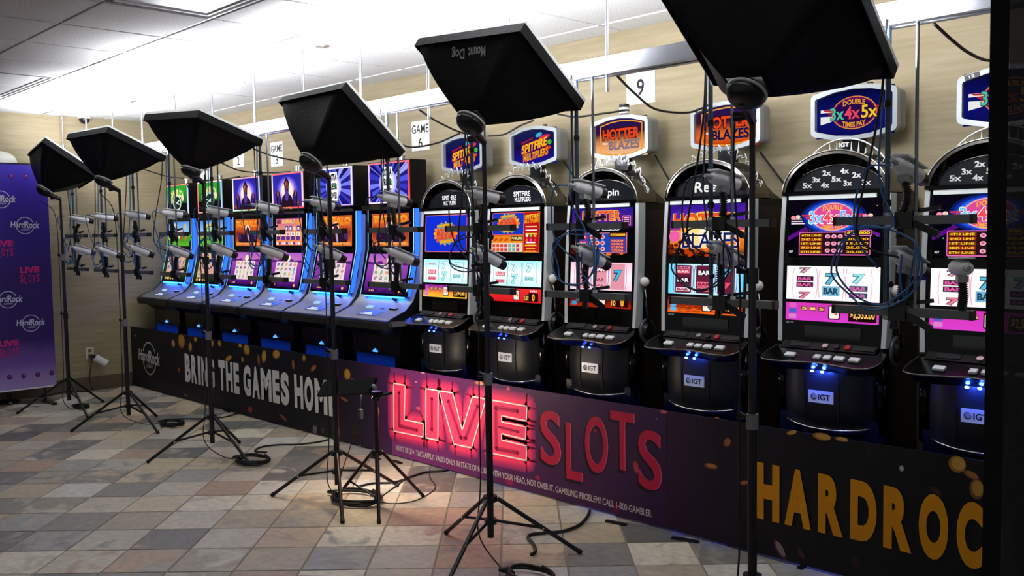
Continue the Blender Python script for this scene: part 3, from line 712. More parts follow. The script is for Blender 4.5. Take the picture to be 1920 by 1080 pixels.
def screen_panel(name, w, z0, z1, m, root, dy=-.0025):
    """flat lit screen lying in the sloped front"""
    ya, yb = face_y(z0)+dy, face_y(z1)+dy
    o = obj(name, MB().add([(-w, ya, z0), (w, ya, z0), (w, yb, z1), (-w, yb, z1), (-w, ya+.004, z0), (w, ya+.004, z0), (w, yb+.004, z1), (-w, yb+.004, z1)],
        [(0, 1, 2, 3), (4, 7, 6, 5), (0, 4, 5, 1), (2, 6, 7, 3), (0, 3, 7, 4), (1, 5, 6, 2)]).mesh(name, m), root)
    A = Art((0, ya-.0006, z0), (1, 0, 0), (0, yb-ya, z1-z0), lit=1.0, eps=.00025)
    return o, A
WHITEA = '#ffffff'
def reel_symbol(A, kind, u, v, w, h, cols):
    if kind == 'bar':
        A.rect(u-w/2, v-h/2, u+w/2, v+h/2, cols[0]); A.text('BAR', u-w*.42, v-h*.33, u+w*.42, v+h*.33, cols[1], .04)
    elif kind == '7':
        A.text('7', u-w*.36, v-h*.5, u+w*.36, v+h*.5, cols[0], .10, .1); A.text('7', u-w*.32, v-h*.44, u+w*.32, v+h*.44, cols[1], .03, .1)
def reels(A, bg, rim, strips, back=None):
    W, H = .228, .16
    for k, cx in enumerate((-.135, .0, .135)):
        if back: A.rrect(cx-.052, .006, cx+.052, H-.006, .008, back)
        A.stroke([(cx-.058, .01), (cx-.064, .05), (cx-.064, .11), (cx-.058, .15)], .004, rim); A.stroke([(cx+.058, .01), (cx+.064, .05), (cx+.064, .11), (cx+.058, .15)], .004, rim)
        for kind, v, h, cols in strips[k]: reel_symbol(A, kind, cx, v, .088, h, cols)
def digits(A, s, u0, v0, u1, v1, bg, fg):
    A.rect(u0, v0, u1, v1, bg); A.text(s, u0+(u1-u0)*.06, v0+(v1-v0)*.14, u1-(u1-u0)*.06, v1-(v1-v0)*.14, fg, .03)
def paytable(A, u0, v0, u1, v1, rows, line, val, border, back):
    A.rrect(u0, v0, u1, v1, .008, border); A.rrect(u0+.004, v0+.005, u1-.004, v1-.004, .005, back)
    n = len(rows); h = (v1-v0-.012)/n
    for k, (a, b) in enumerate(rows):
        y = v1-.006-h*(k+1)
        A.rect(u0+.008, y+h*.12, u0+(u1-u0)*.34, y+h*.88, '#a02810' if k % 2 else '#8a3a08'); A.text(a, u0+.012, y+h*.25, u0+(u1-u0)*.32, y+h*.75, line, .02)
        A.text(b, u0+(u1-u0)*.68, y+h*.18, u1-.010, y+h*.82, val, .02)
    for cx in (.42, .51, .6):
        for cy in (.2, .5, .8): A.ell(u0+(u1-u0)*cx, v0+(v1-v0)*cy, .013, .0095, '#f6b0d0', n=12); A.ell(u0+(u1-u0)*cx, v0+(v1-v0)*cy, .007, .005, '#d8507a', n=10)
def credit_strip(A, logos, bars, price, amount, red=None):
    for k, c in enumerate(logos): A.rrect(-.215, .008+.026*k, -.175, .03+.026*k, .006, c)
    for k in range(3): digits(A, bars[k], -.15+.045*k, .048, -.12+.045*k, .068, '#180408', '#ffd070')
    A.rrect(-.01, .012, .048, .078, .006, '#30080c'); A.rrect(-.004, .017, .042, .073, .005, '#fff4e8'); A.text(price, .003, .03, .035, .062, '#d83018', .03)
    digits(A, amount[0], amount[1], .008, amount[2], amount[3], '#1c0606', '#ffc860')

picture('hot_letters', [(0, '#ffb040'), (.5, '#ff7a30'), (1, '#e83020')], 'Z', es=1.0, noise=.3)
def art_345(A, W, H):
    for k in range(26): A.ell(random.uniform(-W, W)*.95, random.uniform(.3, .95)*H, .003, .003, random.choice(['#ff8030', '#e040a0', '#ffe060', '#50ff90', '#ffffff']), n=6)
    A.poly([(-W, H*.36), (-W, H*.28), (-.06, H*.6), (-.07, H*.66)], '#5a1080'); A.poly([(W, H*.34), (W, H*.4), (.08, H*.62), (.1, H*.56)], '#6a1890')
    for k, c in enumerate(['#081a60', '#1030a0', '#2458e0', '#50a0ff']): A.ell(0, H*.70, .165-.016*k, .085-.0075*k, c, n=28)
    A.ell(0, H*.70, .105, .066, '#f0a8a0', n=28); A.ell(0, H*.70, .099, .060, '#e0489a', n=28)
    for s in (-1, 1):
        for k in range(3): A.poly([(s*.09, H*.70+.012-.012*k), (s*(.16-.02*k), H*.70+.012-.012*k), (s*(.155-.02*k), H*.70+.005-.012*k), (s*.09, H*.70+.004-.012*k)], '#e03038')
    A.text('DOUBLE', -.05, H*.70+.026, .05, H*.70+.048, '#ffb040', .03, arch=.008); A.text('TIMES PAY', -.055, H*.70-.054, .055, H*.70-.032, '#ffb040', .03, arch=-.008)
    for s, a, b, c in (('3x', -.118, -.042, '#78c8f8'), ('4x', -.044, .036, '#f84858'), ('5x', .036, .118, '#70b0f0')):
        A.text(s, a-.003, H*.70-.034, b-.001, H*.70+.03, '#ffffff', .05); A.text(s, a, H*.70-.031, b-.004, H*.70+.027, c, .02)
    for a, b in ((-.21, -.14), (.15, .21)):
        for k in range(3): A.rect(a, H*.58+.011*k, b-.008*k, H*.58+.005+.011*k, '#f8e8f0')
        A.ell(a+.01, H*.70, .012, .009, '#ff90b0'); A.ell(a+.035, H*.71, .012, .009, '#ffd0c0')
    paytable(A, -.165, .008, .19, .118, [('4TH LINE', '50,000'), ('2ND LINE', '20,000'), ('1ST LINE', '15,000'), ('3RD LINE', '25,000'), ('5TH LINE', '30,000')], '#ffe040', '#ffc020', '#f070c0', '#281018')
    A.rrect(.07, .098, .20, .124, .006, '#f080c8'); A.rrect(.073, .101, .197, .121, .005, '#200810'); A.text('$50,000', .08, .1035, .19, .1185, '#ffd020', .04)
    A.text('IGT', -.21, .02, -.19, .03, '#ffffff', .02)
def art_blazes_big(A, W, H):
    A.rect(-W, H*.5, W, H, picture('blaze_sky', [(0, '#ff9a20'), (.35, '#d04a50'), (.6, '#6a28c0'), (1, '#38189a')], 'Z', es=1.0, noise=.9, nscale=5))
    A.ell(.0, H*.5, .16, .10, '#ffb040', n=24); A.ell(.02, H*.45, .13, .085, '#ffe090', n=24); A.ell(.05, H*.4, .10, .06, '#fff6d8', n=24)
    A.ell(-.2, H*.38, .035, .03, '#f060a8'); A.ell(-.12, H*.22, .05, .02, '#ff9038')
    for k in range(34): A.ell(random.uniform(-W, W)*.97, random.uniform(.004, .035), .022, .009, random.choice(['#2a0c04', '#601808', '#ff6a10', '#c03808', '#180404']), random.uniform(-30, 30), 8)
    for k in range(10): A.ell(-.2+random.uniform(-.02, .07), random.uniform(.02, .07), .015, .01, random.choice(['#3a1004', '#702008', '#180404']), n=8)
    A.text('HOTTER', -.205, H*.54, .215, H*.84, '#ffe070', .06); A.text('HOTTER', -.20, H*.55, .21, H*.83, '#b01808', .045); A.text('HOTTER', -.20, H*.56, .21, H*.82, picture('hot_letters', [(0, '#ff9a40'), (.5, '#ff7040'), (1, '#e83020')], 'Z', es=1.0, noise=.3), .02)
    A.text('these', -.205, H*.36, -.155, H*.45, '#f860a8', .02, .2, rise=.02)
    A.text('BLAZES', -.145, H*.14, .215, H*.46, '#f4f0ff', .045); A.text('BLAZES', -.14, H*.15, .212, H*.45, '#18205c', .015)
def art_blazes_table(A, W, H):
    A.rect(-W, H*.6, W, H, picture('blaze_sky2', [(0, '#7a2a60'), (1, '#2a1a9a')], 'Z', es=1.0, noise=.8, nscale=7))
    for k in range(24): A.ell(random.uniform(-W, W)*.97, random.uniform(.004, .05), .022, .012, random.choice(['#5a1408', '#ff7a20', '#c03808', '#380808']), random.uniform(-30, 30), 8)
    A.text('HOTTER', -.145, H*.72, .15, H*.95, '#ffd060', .06); A.text('HOTTER', -.14, H*.73, .145, H*.94, picture('hot_letters', [], 'Z'), .03)
    A.text('BLAZES', -.10, H*.52, .145, H*.69, '#ffffff', .05); A.text('BLAZES', -.097, H*.53, .142, H*.68, '#141c50', .02)
    A.rrect(.16, H*.62, .222, H*.83, .006, '#f080c0'); A.rrect(.164, H*.64, .218, H*.81, .005, '#6a1868')
    for k in range(4): A.rect(.172, H*.66+.010*k, .21, H*.66+.004+.010*k, '#ffd8f0')
    A.rrect(-.19, .010, .20, H*.47, .006, '#f08890'); A.rect(-.185, .014, .195, H*.46, '#1848b0')
    for k in range(3):
        A.rect(-.18, .022+.034*k, -.095, .046+.034*k, '#c01838'); A.text('LINE', -.17, .028+.034*k, -.105, .041+.034*k, '#ffe8e0', .02)
        for j in range(3): A.ell(-.06+.042*j, .034+.034*k, .017, .013, '#f8c0c8', n=14); A.ell(-.06+.042*j, .034+.034*k, .010, .008, '#d83850', n=10)
    A.rrect(.075, H*.37, .198, H*.47, .005, '#401008'); A.text('$200000', .082, H*.385, .192, H*.455, '#ffc040', .04)
    for k, s in enumerate(('25000', '12500', '10000', '10000')): A.rect(.085, .016+.019*k, .19, .032+.019*k, '#a01830'); A.text(s, .095, .0185+.019*k, .18, .0295+.019*k, '#ffa890', .02)
def flame777(A, cx, cy, s):
    for k in range(16):
        t = 2*math.pi*k/16; A.ell(cx+s*.95*math.cos(t), cy+s*.52*math.sin(t), s*.28, s*.13, random.choice(['#ff8a18', '#ffb020', '#f86010']), math.degrees(t), 10)
    A.ell(cx, cy, s*.9, s*.5, '#e84818', n=20)
    A.poly([(cx-s*.75, cy+s*.35), (cx-s*.7, cy+s*.62), (cx+s*.75, cy+s*.72), (cx+s*.7, cy+s*.45)], '#2aa090'); A.poly([(cx-s*.62, cy-s*.42), (cx-s*.55, cy-s*.72), (cx+s*.7, cy-s*.62), (cx+s*.65, cy-s*.33)], '#2aa090')
    A.poly([(cx-s*.68, cy+s*.40), (cx-s*.64, cy+s*.58), (cx+s*.7, cy+s*.68), (cx+s*.64, cy+s*.50)], '#f0a828'); A.poly([(cx-s*.55, cy-s*.46), (cx-s*.5, cy-s*.66), (cx+s*.63, cy-s*.57), (cx+s*.6, cy-s*.38)], '#f0a828')
    for d in (-.42, 0, .42): A.text('7', cx+s*(d-.2), cy-s*.32, cx+s*(d+.2), cy+s*.36, '#40b0a0', .08); A.text('7', cx+s*(d-.17), cy-s*.28, cx+s*(d+.17), cy+s*.32, '#f03818', .02)
def art_spitfire_plain(A, W, H):
    A.rrect(-.222, .008, .222, H-.006, .008, '#f08090'); A.rrect(-.218, .012, .218, H-.010, .007, '#1430d8'); flame777(A, 0, H*.5, .105)
def art_spitfire_table(A, W, H):
    A.rrect(-.222, .12, .075, H-.006, .008, '#f06070'); A.rrect(-.218, .124, .071, H-.010, .007, '#1838c0'); flame777(A, -.07, H*.72, .085)
    A.rect(-.218, .012, .071, .118, '#f8d8c0'); A.rect(-.218, .07, .071, .118, '#f08818')
    for k in range(3): A.ell(-.18+.05*k, .09, .02, .008, '#d05010', 20, 10)
    A.rect(-.035, .083, .07, .112, '#200c04'); A.text('$100,000', -.03, .088, .066, .108, '#ffe0a0', .04)
    for r in range(2):
        for k in range(7): A.rrect(-.205+.037*k, .018+.025*r, -.178+.037*k, .036+.025*r, .003, ['#e04830', '#e04830', '#e04830', '#d83868', '#60b8a8', '#60b8a8', '#d83868'][k])
    A.rect(.08, .01, .222, H-.006, '#f8a030'); A.rect(.083, .013, .219, H-.009, '#c01018')
    A.text('SPITFIRE', .09, H*.82, .212, H*.92, '#ffd030', .03, rise=.01); A.text('MULTIPLIERS', .09, H*.72, .212, H*.81, '#ffb020', .02, rise=.01)
    for k in range(3): A.rect(.10, H*.62-.022*k, .20, H*.645-.022*k, ['#ffe0a0', '#ffffff', '#ffe040'][k])
    for k, c in enumerate(['#f8f8ff', '#70d838', '#f8a838', '#f07030', '#e050d0', '#e83030']): A.ell(.115+.035*(k % 3), H*.43-.03*(k//3), .012, .010, c, n=12)
    for k in range(4): A.rect(.10+.01*(k % 2), H*.05+.018*k, .20-.01*(k % 2), H*.05+.008+.018*k, ['#f8a040', '#ffc040', '#ffe040', '#ffffff'][k])
def topper_spitfire(A):
    A.rect(-.194, -.112, .194, .112, picture('topper_indigo', [(0, '#1a1690'), (.5, '#100a50'), (1, '#1a2050')], 'Z', es=1.0))
    for k in range(5): A.ell(-.10+.012*k, -.03-.012*k, .03, .005, ['#f03020', '#ff8020', '#40c040', '#30a0e0', '#e03070'][k], 35, 8)
    A.ell(.04, .072, .03, .013, '#40b8e8', 15); A.ell(.09, .055, .05, .014, '#e0305a', 8); A.ell(.135, .02, .018, .016, '#40c038'); A.ell(.12, -.015, .03, .012, '#e83a28', 10)
    A.text('Featuring', -.115, .028, -.01, .052, '#c02018', .02, .2, rise=.03)
    A.text('SPITFIRE', -.115, -.024, .118, .038, '#d83818', .07, .1, rise=.045); A.text('SPITFIRE', -.11, -.02, .113, .034, '#ffd030', .02, .1, rise=.045)
    A.text('MULTIPLIERS', -.10, -.078, .128, -.026, '#c83010', .06, .08, rise=.04); A.text('MULTIPLIERS', -.096, -.075, .124, -.029, '#ffb020', .015, .08, rise=.04)
def topper_blazes(A, washed):
    A.rect(-.194, -.112, .194, .112, picture('topper_blaze_w' if washed else 'topper_blaze', [(0, '#f0c8a0' if washed else '#a01808'), (.3, '#f0a060' if washed else '#f06a18'), (.62, '#3a1430'), (1, '#181458')], 'Z', es=1.0, noise=.15))
    A.stroke([(-.155, -.08), (-.155, .075), (-.08, .092), (0, .098), (.08, .092), (.155, .075), (.155, -.08), (.08, -.094), (0, -.1), (-.08, -.094)], .007, '#ffa838', True)
    A.text('HOTTER', -.142, -.012, .142, .058, '#2a0810', .09); A.text('HOTTER', -.138, -.008, .138, .054, '#f04a20', .04); A.text('these', -.14, -.035, -.10, -.018, '#ffffff', .02, .1)
    A.text('BLAZES', -.09, -.07, .138, -.016, '#8a7a88' if washed else '#1a1848', .04)
def topper_345(A):
    A.rect(-.194, -.112, .194, .112, picture('topper_navy', [(0, '#0a0c50'), (.45, '#0e1270'), (1, '#05062a')], 'Z', es=1.0, noise=.4))
    A.rect(-.172, .012, -.10, .026, '#f4f4f4'); A.poly([(-.172, -.045), (-.172, -.006), (-.08, -.01), (-.10, -.03)], '#f4f4f4')
    for s in (-1, 1):
        for k in range(3): A.poly([(s*.08, .022-.014*k), (s*(.16-.018*k), .026-.014*k), (s*(.15-.018*k), .017-.014*k), (s*.08, .012-.014*k)], '#c82030')
    A.ell(0, 0, .112, .078, '#e89030', n=28); A.ell(0, 0, .107, .073, '#701060', n=28); A.ell(0, 0, .10, .066, '#2a0a50', n=28)
    A.text('DOUBLE', -.055, .032, .055, .056, '#f0a030', .03, arch=.008); A.text('TIMES PAY', -.058, -.06, .058, -.036, '#f0a030', .03, arch=-.008)
    for s, a, b, c in (('3x', -.118, -.045, '#50c8a8'), ('4x', -.045, .035, '#f04868'), ('5x', .038, .12, '#ffd030')):
        A.text(s, a-.002, -.034, b, .034, '#30102a', .05); A.text(s, a, -.03, b-.003, .03, c, .02)

def button(root, x, y, w, d, m=None, name='button'):
    z = cz(y)+.001; me = common('button_%g_%g' % (w, d), lambda: m_button(w, d))
    o = obj(name, me, root, (x, y-MY, z), .003); o.rotation_euler.x = math.atan(.40)
    return o
def fan(root, kind):
    """clear acrylic crest round the arch"""
    if kind == 'rays':
        o, i = ell_arc(.245, .262, 1.70, 24, 18, 162), ell_arc(.24, .20, 1.70, 24, 14, 166)
        mb = MB(); n = len(o); y0, y1 = 4.225-MY, 4.23-MY
        for k in range(n-1):
            mb.add([(o[k][0], y0, o[k][1]), (o[k+1][0], y0, o[k+1][1]), (i[k+1][0], y0, i[k+1][1]), (i[k][0], y0, i[k][1]), (o[k][0], y1, o[k][1]), (o[k+1][0], y1, o[k+1][1]), (i[k+1][0], y1, i[k+1][1]), (i[k][0], y1, i[k][1])], [(0, 1, 2, 3), (4, 7, 6, 5), (0, 4, 5, 1), (3, 2, 6, 7)])
        c = obj('acrylic_crest', mb.mesh('acrylic_crest', ACRYL), root)
        obj('crest_edge', MB().tube([(x, 4.2275-MY, z) for x, z in o], .004, 5).mesh('crest_edge', FROST, 'all'), c)
        for k in range(15):
            t = math.radians(28+124*k/14); r0 = .205; r1 = .225+.02*(k % 2)+.012*(k in (6, 8)); 
            if k == 7: continue
            obj('etched_ray', MB().tube([(.235*math.cos(t), 4.224-MY, 1.70+r0*math.sin(t)), (.24*math.cos(t), 4.224-MY, 1.70+(r1+.012)*math.sin(t))], [.005, .0008], 4).mesh('etched_ray', FROST), c)
        A = Art((0, 4.222-MY, 1.70), (1, 0, 0), (0, 0, 1)); A.text('IGT', -.022, .222, .026, .243, '#e8e8e6', .02); A.ring(-.037, .2325, .010, .010, .003, '#d8d8d6'); A.build('crest_lettering', c)
    else:
        mb = MB(); e = MB(); n = 26; tip = []
        for k in range(n+1):
            t = math.radians(12+156*k/n); h = (.255+.035*(k % 2)+random.uniform(-.01, .012)); a = .255+.02*(k % 2)
            tip.append((a*math.cos(t)+random.uniform(-.006, .006), 1.70+h*math.sin(t)*(.92 if abs(k-n/2) > 9 else 1)))
        inner = ell_arc(.25, .202, 1.70, n, 12, 168); y0, y1 = 4.225-MY, 4.23-MY
        for k in range(n):
            mb.add([(tip[k][0], y0, tip[k][1]), (tip[k+1][0], y0, tip[k+1][1]), (inner[k+1][0], y0, inner[k+1][1]), (inner[k][0], y0, inner[k][1]), (tip[k][0], y1, tip[k][1]), (tip[k+1][0], y1, tip[k+1][1]), (inner[k+1][0], y1, inner[k+1][1]), (inner[k][0], y1, inner[k][1])], [(0, 1, 2, 3), (4, 7, 6, 5), (0, 4, 5, 1)])
        c = obj('acrylic_crest', mb.mesh('acrylic_crest', ACRYL), root)
        pts = []
        for k in range(n+1):
            x, z = tip[k]; pts.append((x, 4.2275-MY, z))
            if k < n:
                x2, z2 = tip[k+1]; mx, mz = (x+x2)/2, (z+z2)/2-.014; pts += [(x+.008*math.sin(k*2.1), 4.2275-MY, z-.016), (mx, 4.2275-MY, mz), (mx+.006, 4.2275-MY, mz+.012)]
        obj('flame_edge', MB().tube(spline(pts, 2), .0045 if kind == 'white flames' else .0026, 5).mesh('flame_edge', FROST, 'all'), c)
LEDB = glow('#2a50ff', 22.0)
def arched_machine(cx, label, topper, sign, upper, reel, strip, crest, candle, blue, asset='', tagno=''):
    t = thing('slot_machine', label, 'slot machine', (cx, MY, 0), 'arched slot machines with silver toppers')
    for nm, fn in (('cabinet', m_cabinet), ('screen_surround', m_front), ('light_bar', m_lightbar), ('arch_hood', m_arch), ('arch_rim', m_archedge), ('rear_fairing', m_fairing), ('sign_sill', m_sill), ('console', m_console), ('console_riser', m_consback), ('belly_door', m_belly), ('base', m_base)):
        o = obj(nm, common('a_'+nm, fn), t)
        if nm == 'console': con = o
        if nm == 'belly_door': belly = o
        if nm == 'console_riser': riser = o
    obj('console_rim', common('a_crim', m_consrim), con); obj('belly_rim', common('a_brim', m_bellyrim), belly)
    for s in (-1, 1):
        obj('side_trim', common('a_trim%d' % s, lambda: m_trim(s)), t)
        obj('side_panel', common('a_side', m_side), t, (s*(HW-.001)-.003, 0, 0))
        obj('corner_pillar', common('a_pillar', m_pillar), t, (s*.246, 4.105-MY, 0))
        obj('door_seam', common('a_seam', m_seam), belly, (s*.085, 4.0165-MY, 0))
    badge = obj('badge', common('a_badge', m_badge), t)
    A = Art((0, 4.010-MY, .756), (1, 0, 0), (0, 0, 1)); A.text('IGT', -.012, -.014, .048, .014, '#1c2430', .03); A.ell(-.034, 0, .016, .016, '#4a5666', n=16); A.ell(-.031, .003, .012, .012, '#9aa6b6', n=14); A.build('badge_lettering', badge)
    # console keys
    for x, w in ((-.142, .05), (-.005, .032), (.044, .034), (.102, .048), (.175, .048)): button(t, x, 3.988, w, .03)
    for x, m in ((-.01, CHROME), (.045, BLACK), (.10, RED)):
        obj('round_button', MB().cyl((0, 0, 0), (0, -.006, .008), .016, .014, 14).mesh('round_button', m, True), riser, (x, 4.075-MY, .984))
    for x in (-.14, .18): obj('grille', MB().obox((x, 4.075-MY, .9875), (1, 0, 0), (0, .04, .028), (0, -.028, .04), .10, .028, .004).mesh('grille', mat('grille_black', '#030304', .6)), riser)
    for x in (-.03, .02):
        led = obj('console_light', MB().sphere((0, 0, 0), .0055, 8, 6, (1.6, 1, .8)).mesh('console_light', glow('#2a55ff', blue*20), 'all'), t, (x, 3.986-MY, .8785))
    obj('base_light', common('a_bl', lambda: MB().box(-.2, .2, 4.062-MY, 4.074-MY, .03, .045).mesh('base_light', glow('#1a40ff', 7.0))), t)
    # lower glass
    obj('ticket_glass', MB().box(-.13, .15, -.001, .002, -.034, .034).mesh('ticket_glass', mat('dark_glass', '#020203', .05, spec=.7)), t, (0, face_y(1.045)-.002, 1.045))
    # screens
    su, A = screen_panel('upper_screen', .23, 1.404, 1.673, upper[0], t); upper[1](A, .23, .269); A.build('screen_picture', su)
    sr, A = screen_panel('reel_screen', .232, 1.20, 1.36, reel[0], t); reel[1](A); A.build('screen_picture', sr)
    sl, A = screen_panel('credit_screen', .232, 1.10, 1.185, strip[0], t); strip[1](A); A.build('screen_picture', sl)
    # sign under the arch
    sg = obj('sign_glass', common('a_sign', m_sign), t); obj('sign_rim', common('a_signrim', m_signrim), sg)
    A = Art((0, 4.165-MY, 1.718), (1, 0, 0), (0, 0, 1)); sign(A); A.build('sign_lettering', sg)
    fan(t, crest)
    # topper
    tf = obj('topper_frame', common('a_tf', m_topframe), t); obj('topper_housing', common('a_tb', m_topback), t); obj('topper_stem', common('a_ts', m_topstem), t)
    A = Art((.025, 4.278-MY, 2.085), (1, 0, 0), (0, 0, 1), lit=.9); topper(A); A.build('topper_screen', t)
    zt = 2.085+TH
    if candle == 'striped':
        for k in range(5): obj('candle_ring', MB().cyl((0, 0, 0), (0, 0, .014 if k % 2 else .008), .03, .03, 16).mesh('candle_ring', WHITEP if k % 2 else BLACK, True), t, (.025, 4.31-MY, zt-.002+.0115*k))
        obj('candle_top', MB().cyl((0, 0, 0), (0, 0, .008), .03, .03, 16).mesh('candle_top', BLACK, True), t, (.025, 4.31-MY, zt+.056))
    else:
        obj('candle_cap', MB().cyl((0, 0, -.004), (0, 0, .014), .016, .014, 12).mesh('candle_cap', BLACK, True), t, (.085, 4.31-MY, zt-.006))
    if asset:
        A = Art((0, face_y(1.09)-.001, 1.083), (1, 0, 0), (0, 0, 1)); A.text(asset, -.228, 0, -.19, .010, '#c8c8c8', .01); A.build('asset_number', t)
    if tagno:
        o = obj('number_tag', MB().box(-.03, .03, 4.250-MY, 4.256-MY, -.011, .011).mesh('number_tag', BLACK), t, (.025-.15, 0, 2.085+TH-.032)); o.rotation_euler.y = -.22
        A = Art((0, 4.250-MY, 0), (1, 0, 0), (0, 0, 1)); A.text(tagno, -.012, -.006, .012, .006, '#d8d8d8', .02); A.build('tag_number', o)
    # lever on the right side
    h = obj('lever_hub', common('a_hub', m_wheel), t, (HW+.008, 4.19-MY, .975)); obj('hub_rim', common('a_hubrim', m_wheelrim), h)
    obj('lever_rod', common('a_rod', m_levrod), t, (HW+.008, 4.19-MY, .975)); obj('lever_ball', common('a_ball', m_levball), t, (HW+.008, 4.19-MY, .975))
    return t
def sign_text(*rows):
    def f(A):
        for s, a, b, c, d in rows: A.text(s, a, b, c, d, '#d8d8d4', .02)
    return f
def sign_345(A):
    for s, x, z in (('5x', -.155, .028), ('3x', -.108, .054), ('2x', -.055, .083), ('4x', -.062, .026), ('5x', -.005, .052), ('4x', .035, .088), ('2x', .095, .066), ('3x', .052, .030), ('3x', .142, .030)):
        w = .022 if s != '5x' else .025; A.text(s, x-w, z-.013, x+w, z+.013, '#cfcfca', .03)
B1, B2 = ('#5a1028', '#f8d8e0'), ('#7a1848', '#ffd0e0')
CYAN = ('#3a4a58', '#40b8e0')
pale = lambda A: reels(A, None, '#6ab0b8', [[('bar', .13, .02, ('#b8f0f0', '#f07088')), ('bar', .075, .03, ('#e85a70', '#ffd8dc')), ('bar', .03, .024, ('#f0a0b0', '#d83858'))], [('7', .12, .06, ('#8ac0c8', '#e8fbff')), ('7', .045, .07, ('#58b0b8', '#b8f4f8'))], [('7', .115, .06, ('#78b8c0', '#d8f8ff')), ('bar', .05, .03, ('#c0f0f4', '#78b8c0'))]])
def pink_reels(A): reels(A, None, '#9a88b8', [[('bar', .08, .03, B2), ('bar', .12, .02, ('#e8a8bc', '#a03058'))], [('bar', .12, .032, ('#a83050', '#ffffff')), ('bar', .06, .026, ('#e8a0b0', '#a83050')), ('bar', .028, .02, ('#f0b8c8', '#b04060'))], [('7', .085, .07, ('#203050', '#40c0e0'))]], '#e898a8')
def blue_reels(A): reels(A, None, '#5868a8', [[('bar', .14, .014, ('#e88098', '#8a2040')), ('bar', .12, .02, ('#e05878', '#ffd0d8')), ('bar', .075, .032, ('#381028', '#ffffff')), ('bar', .025, .02, ('#f8e0e8', '#8a2040'))], [('bar', .115, .034, ('#381028', '#ffffff')), ('bar', .055, .024, ('#f07088', '#8a1838')), ('bar', .028, .022, ('#f07088', '#8a1838'))], [('7', .11, .06, ('#1a2848', '#50c8f0')), ('7', .045, .05, ('#8a1838', '#f05070'))]], '#6a1c38')
def white_reels(A): reels(A, None, '#e8b0c8', [[('7', .14, .03, ('#402030', '#e0a0b0')), ('bar', .10, .024, ('#382038', '#e860a8')), ('bar', .072, .024, ('#382038', '#e860a8')), ('7', .02, .035, ('#604050', '#f08098'))], [('7', .10, .06, ('#285878', '#60c0e0')), ('bar', .045, .045, ('#78b8d8', '#204058'))], [('7', .105, .05, ('#3a90a0', '#a8e8f0')), ('bar', .06, .026, ('#285070', '#e068a8')), ('bar', .028, .024, ('#285070', '#e068a8'))]])
scr = lambda k, st, **kw: picture('screen_'+k, st, es=1.0, **kw)
BLK = scr('black', [(0, '#050308'), (1, '#0a0614')])
def strip_art(logos, bars, price, amount, extra=None):
    def f(A):
        credit_strip(A, logos, bars, price, amount)
        if extra: extra(A)
    return f
CYREEL = picture('screen_cyan_reel', [(0, '#c8fbff'), (.5, '#f4ffff'), (1, '#a8f0fa')], 'Z', es=1.15)
PKREEL = picture('screen_pink_reel', [(0, '#f8d0e0'), (.5, '#ffeef4'), (1, '#f8c0d8')], 'Z', es=1.1)
BLREEL = picture('screen_blue_reel', [(0, '#68d8ff'), (.3, '#c8f0ff'), (.9, '#b8e8ff'), (1, '#58d0ff')], 'X', es=1.1)
WHREEL = picture('screen_white_reel', [(0, '#fff0fa'), (1, '#ffffff')], 'Z', es=1.15)
STR7 = picture('strip_flame', [(0, '#ffd040'), (.45, '#ff8a28'), (.75, '#c83a90'), (1, '#8a2ab0')], 'Z', es=1.0, noise=.5)
STR8 = picture('strip_red', [(0, '#e01c20'), (1, '#f03030')], 'Z', es=1.0)
STR9 = picture('strip_lava', [(0, '#b02808'), (.5, '#3a0a08'), (.8, '#80200c'), (1, '#1a0406')], 'Z', es=1.0, noise=1.2, nscale=14)
STR10 = picture('strip_lava2', [(0, '#ff6a18'), (.4, '#8a1a08'), (.7, '#e04810'), (1, '#4a0a06')], 'Z', es=1.0, noise=1.2, nscale=12)
STR11 = picture('strip_magenta', [(0, '#e040d0'), (1, '#d838b8')], 'Z', es=1.0)
win0 = lambda A: (A.rrect(.13, .008, .215, .062, .004, '#280408'), A.text('0', .16, .012, .185, .056, '#ffb030', .05), A.text('WIN', .14, .066, .2, .08, '#ffffff', .02))
arched_machine(-4.96, 'arched slot machine with all-blue upper screen beside the purple starburst machines', topper_spitfire, sign_text(('SPITFIRE', -.08, .05, .07, .082), ('MULTIPLIERS', -.065, .016, .065, .044)), (BLK, art_spitfire_plain), (CYREEL, pale), (STR7, strip_art(['#e080d0', '#d06ad0', '#c050c8'], '555', '$5', ('2,294.86', .10, .225, .06))), 'flames', 'cap', 1.2)
arched_machine(-4.265, 'arched slot machine with blue and red SPITFIRE MULTIPLIERS paytable screen', topper_spitfire, sign_text(('SPITFIRE', -.06, .05, .09, .082), ('MULTIPLIERS', -.05, .016, .095, .044)), (BLK, art_spitfire_table), (CYREEL, pale), (STR8, strip_art([], '111', '$5', ('5.00', .09, .14, .05), win0)), 'flames', 'cap', 1.2)
arched_machine(-3.555, 'arched slot machine marked Spin with HOTTER BLAZES paytable and pink reels', lambda A: topper_blazes(A, True), sign_text(('Spin', -.02, .012, .10, .068)), (BLK, art_blazes_table), (PKREEL, pink_reels), (STR9, strip_art(['#3898d0'], '111', '$10', ('10', .09, .125, .05), win0)), 'white flames', 'striped', 1.6)
arched_machine(-2.835, 'arched slot machine with big HOTTER BLAZES letters on its upper screen', lambda A: topper_blazes(A, False), sign_text(('Reel', -.10, .02, .06, .075)), (picture('blaze_bg', [(0, '#3a0c04'), (.25, '#f07a20'), (.5, '#ffb040'), (.75, '#7a30b0'), (1, '#4020a0')], 'Z', es=1.0, noise=.3), art_blazes_big), (BLREEL, blue_reels), (STR10, strip_art(['#58b8f0', '#58b8f0', '#58b8f0'], '888', '$5', ('$12.00', .10, .222, .07))), 'flames', 'cap', 12.0, '02317', '10')
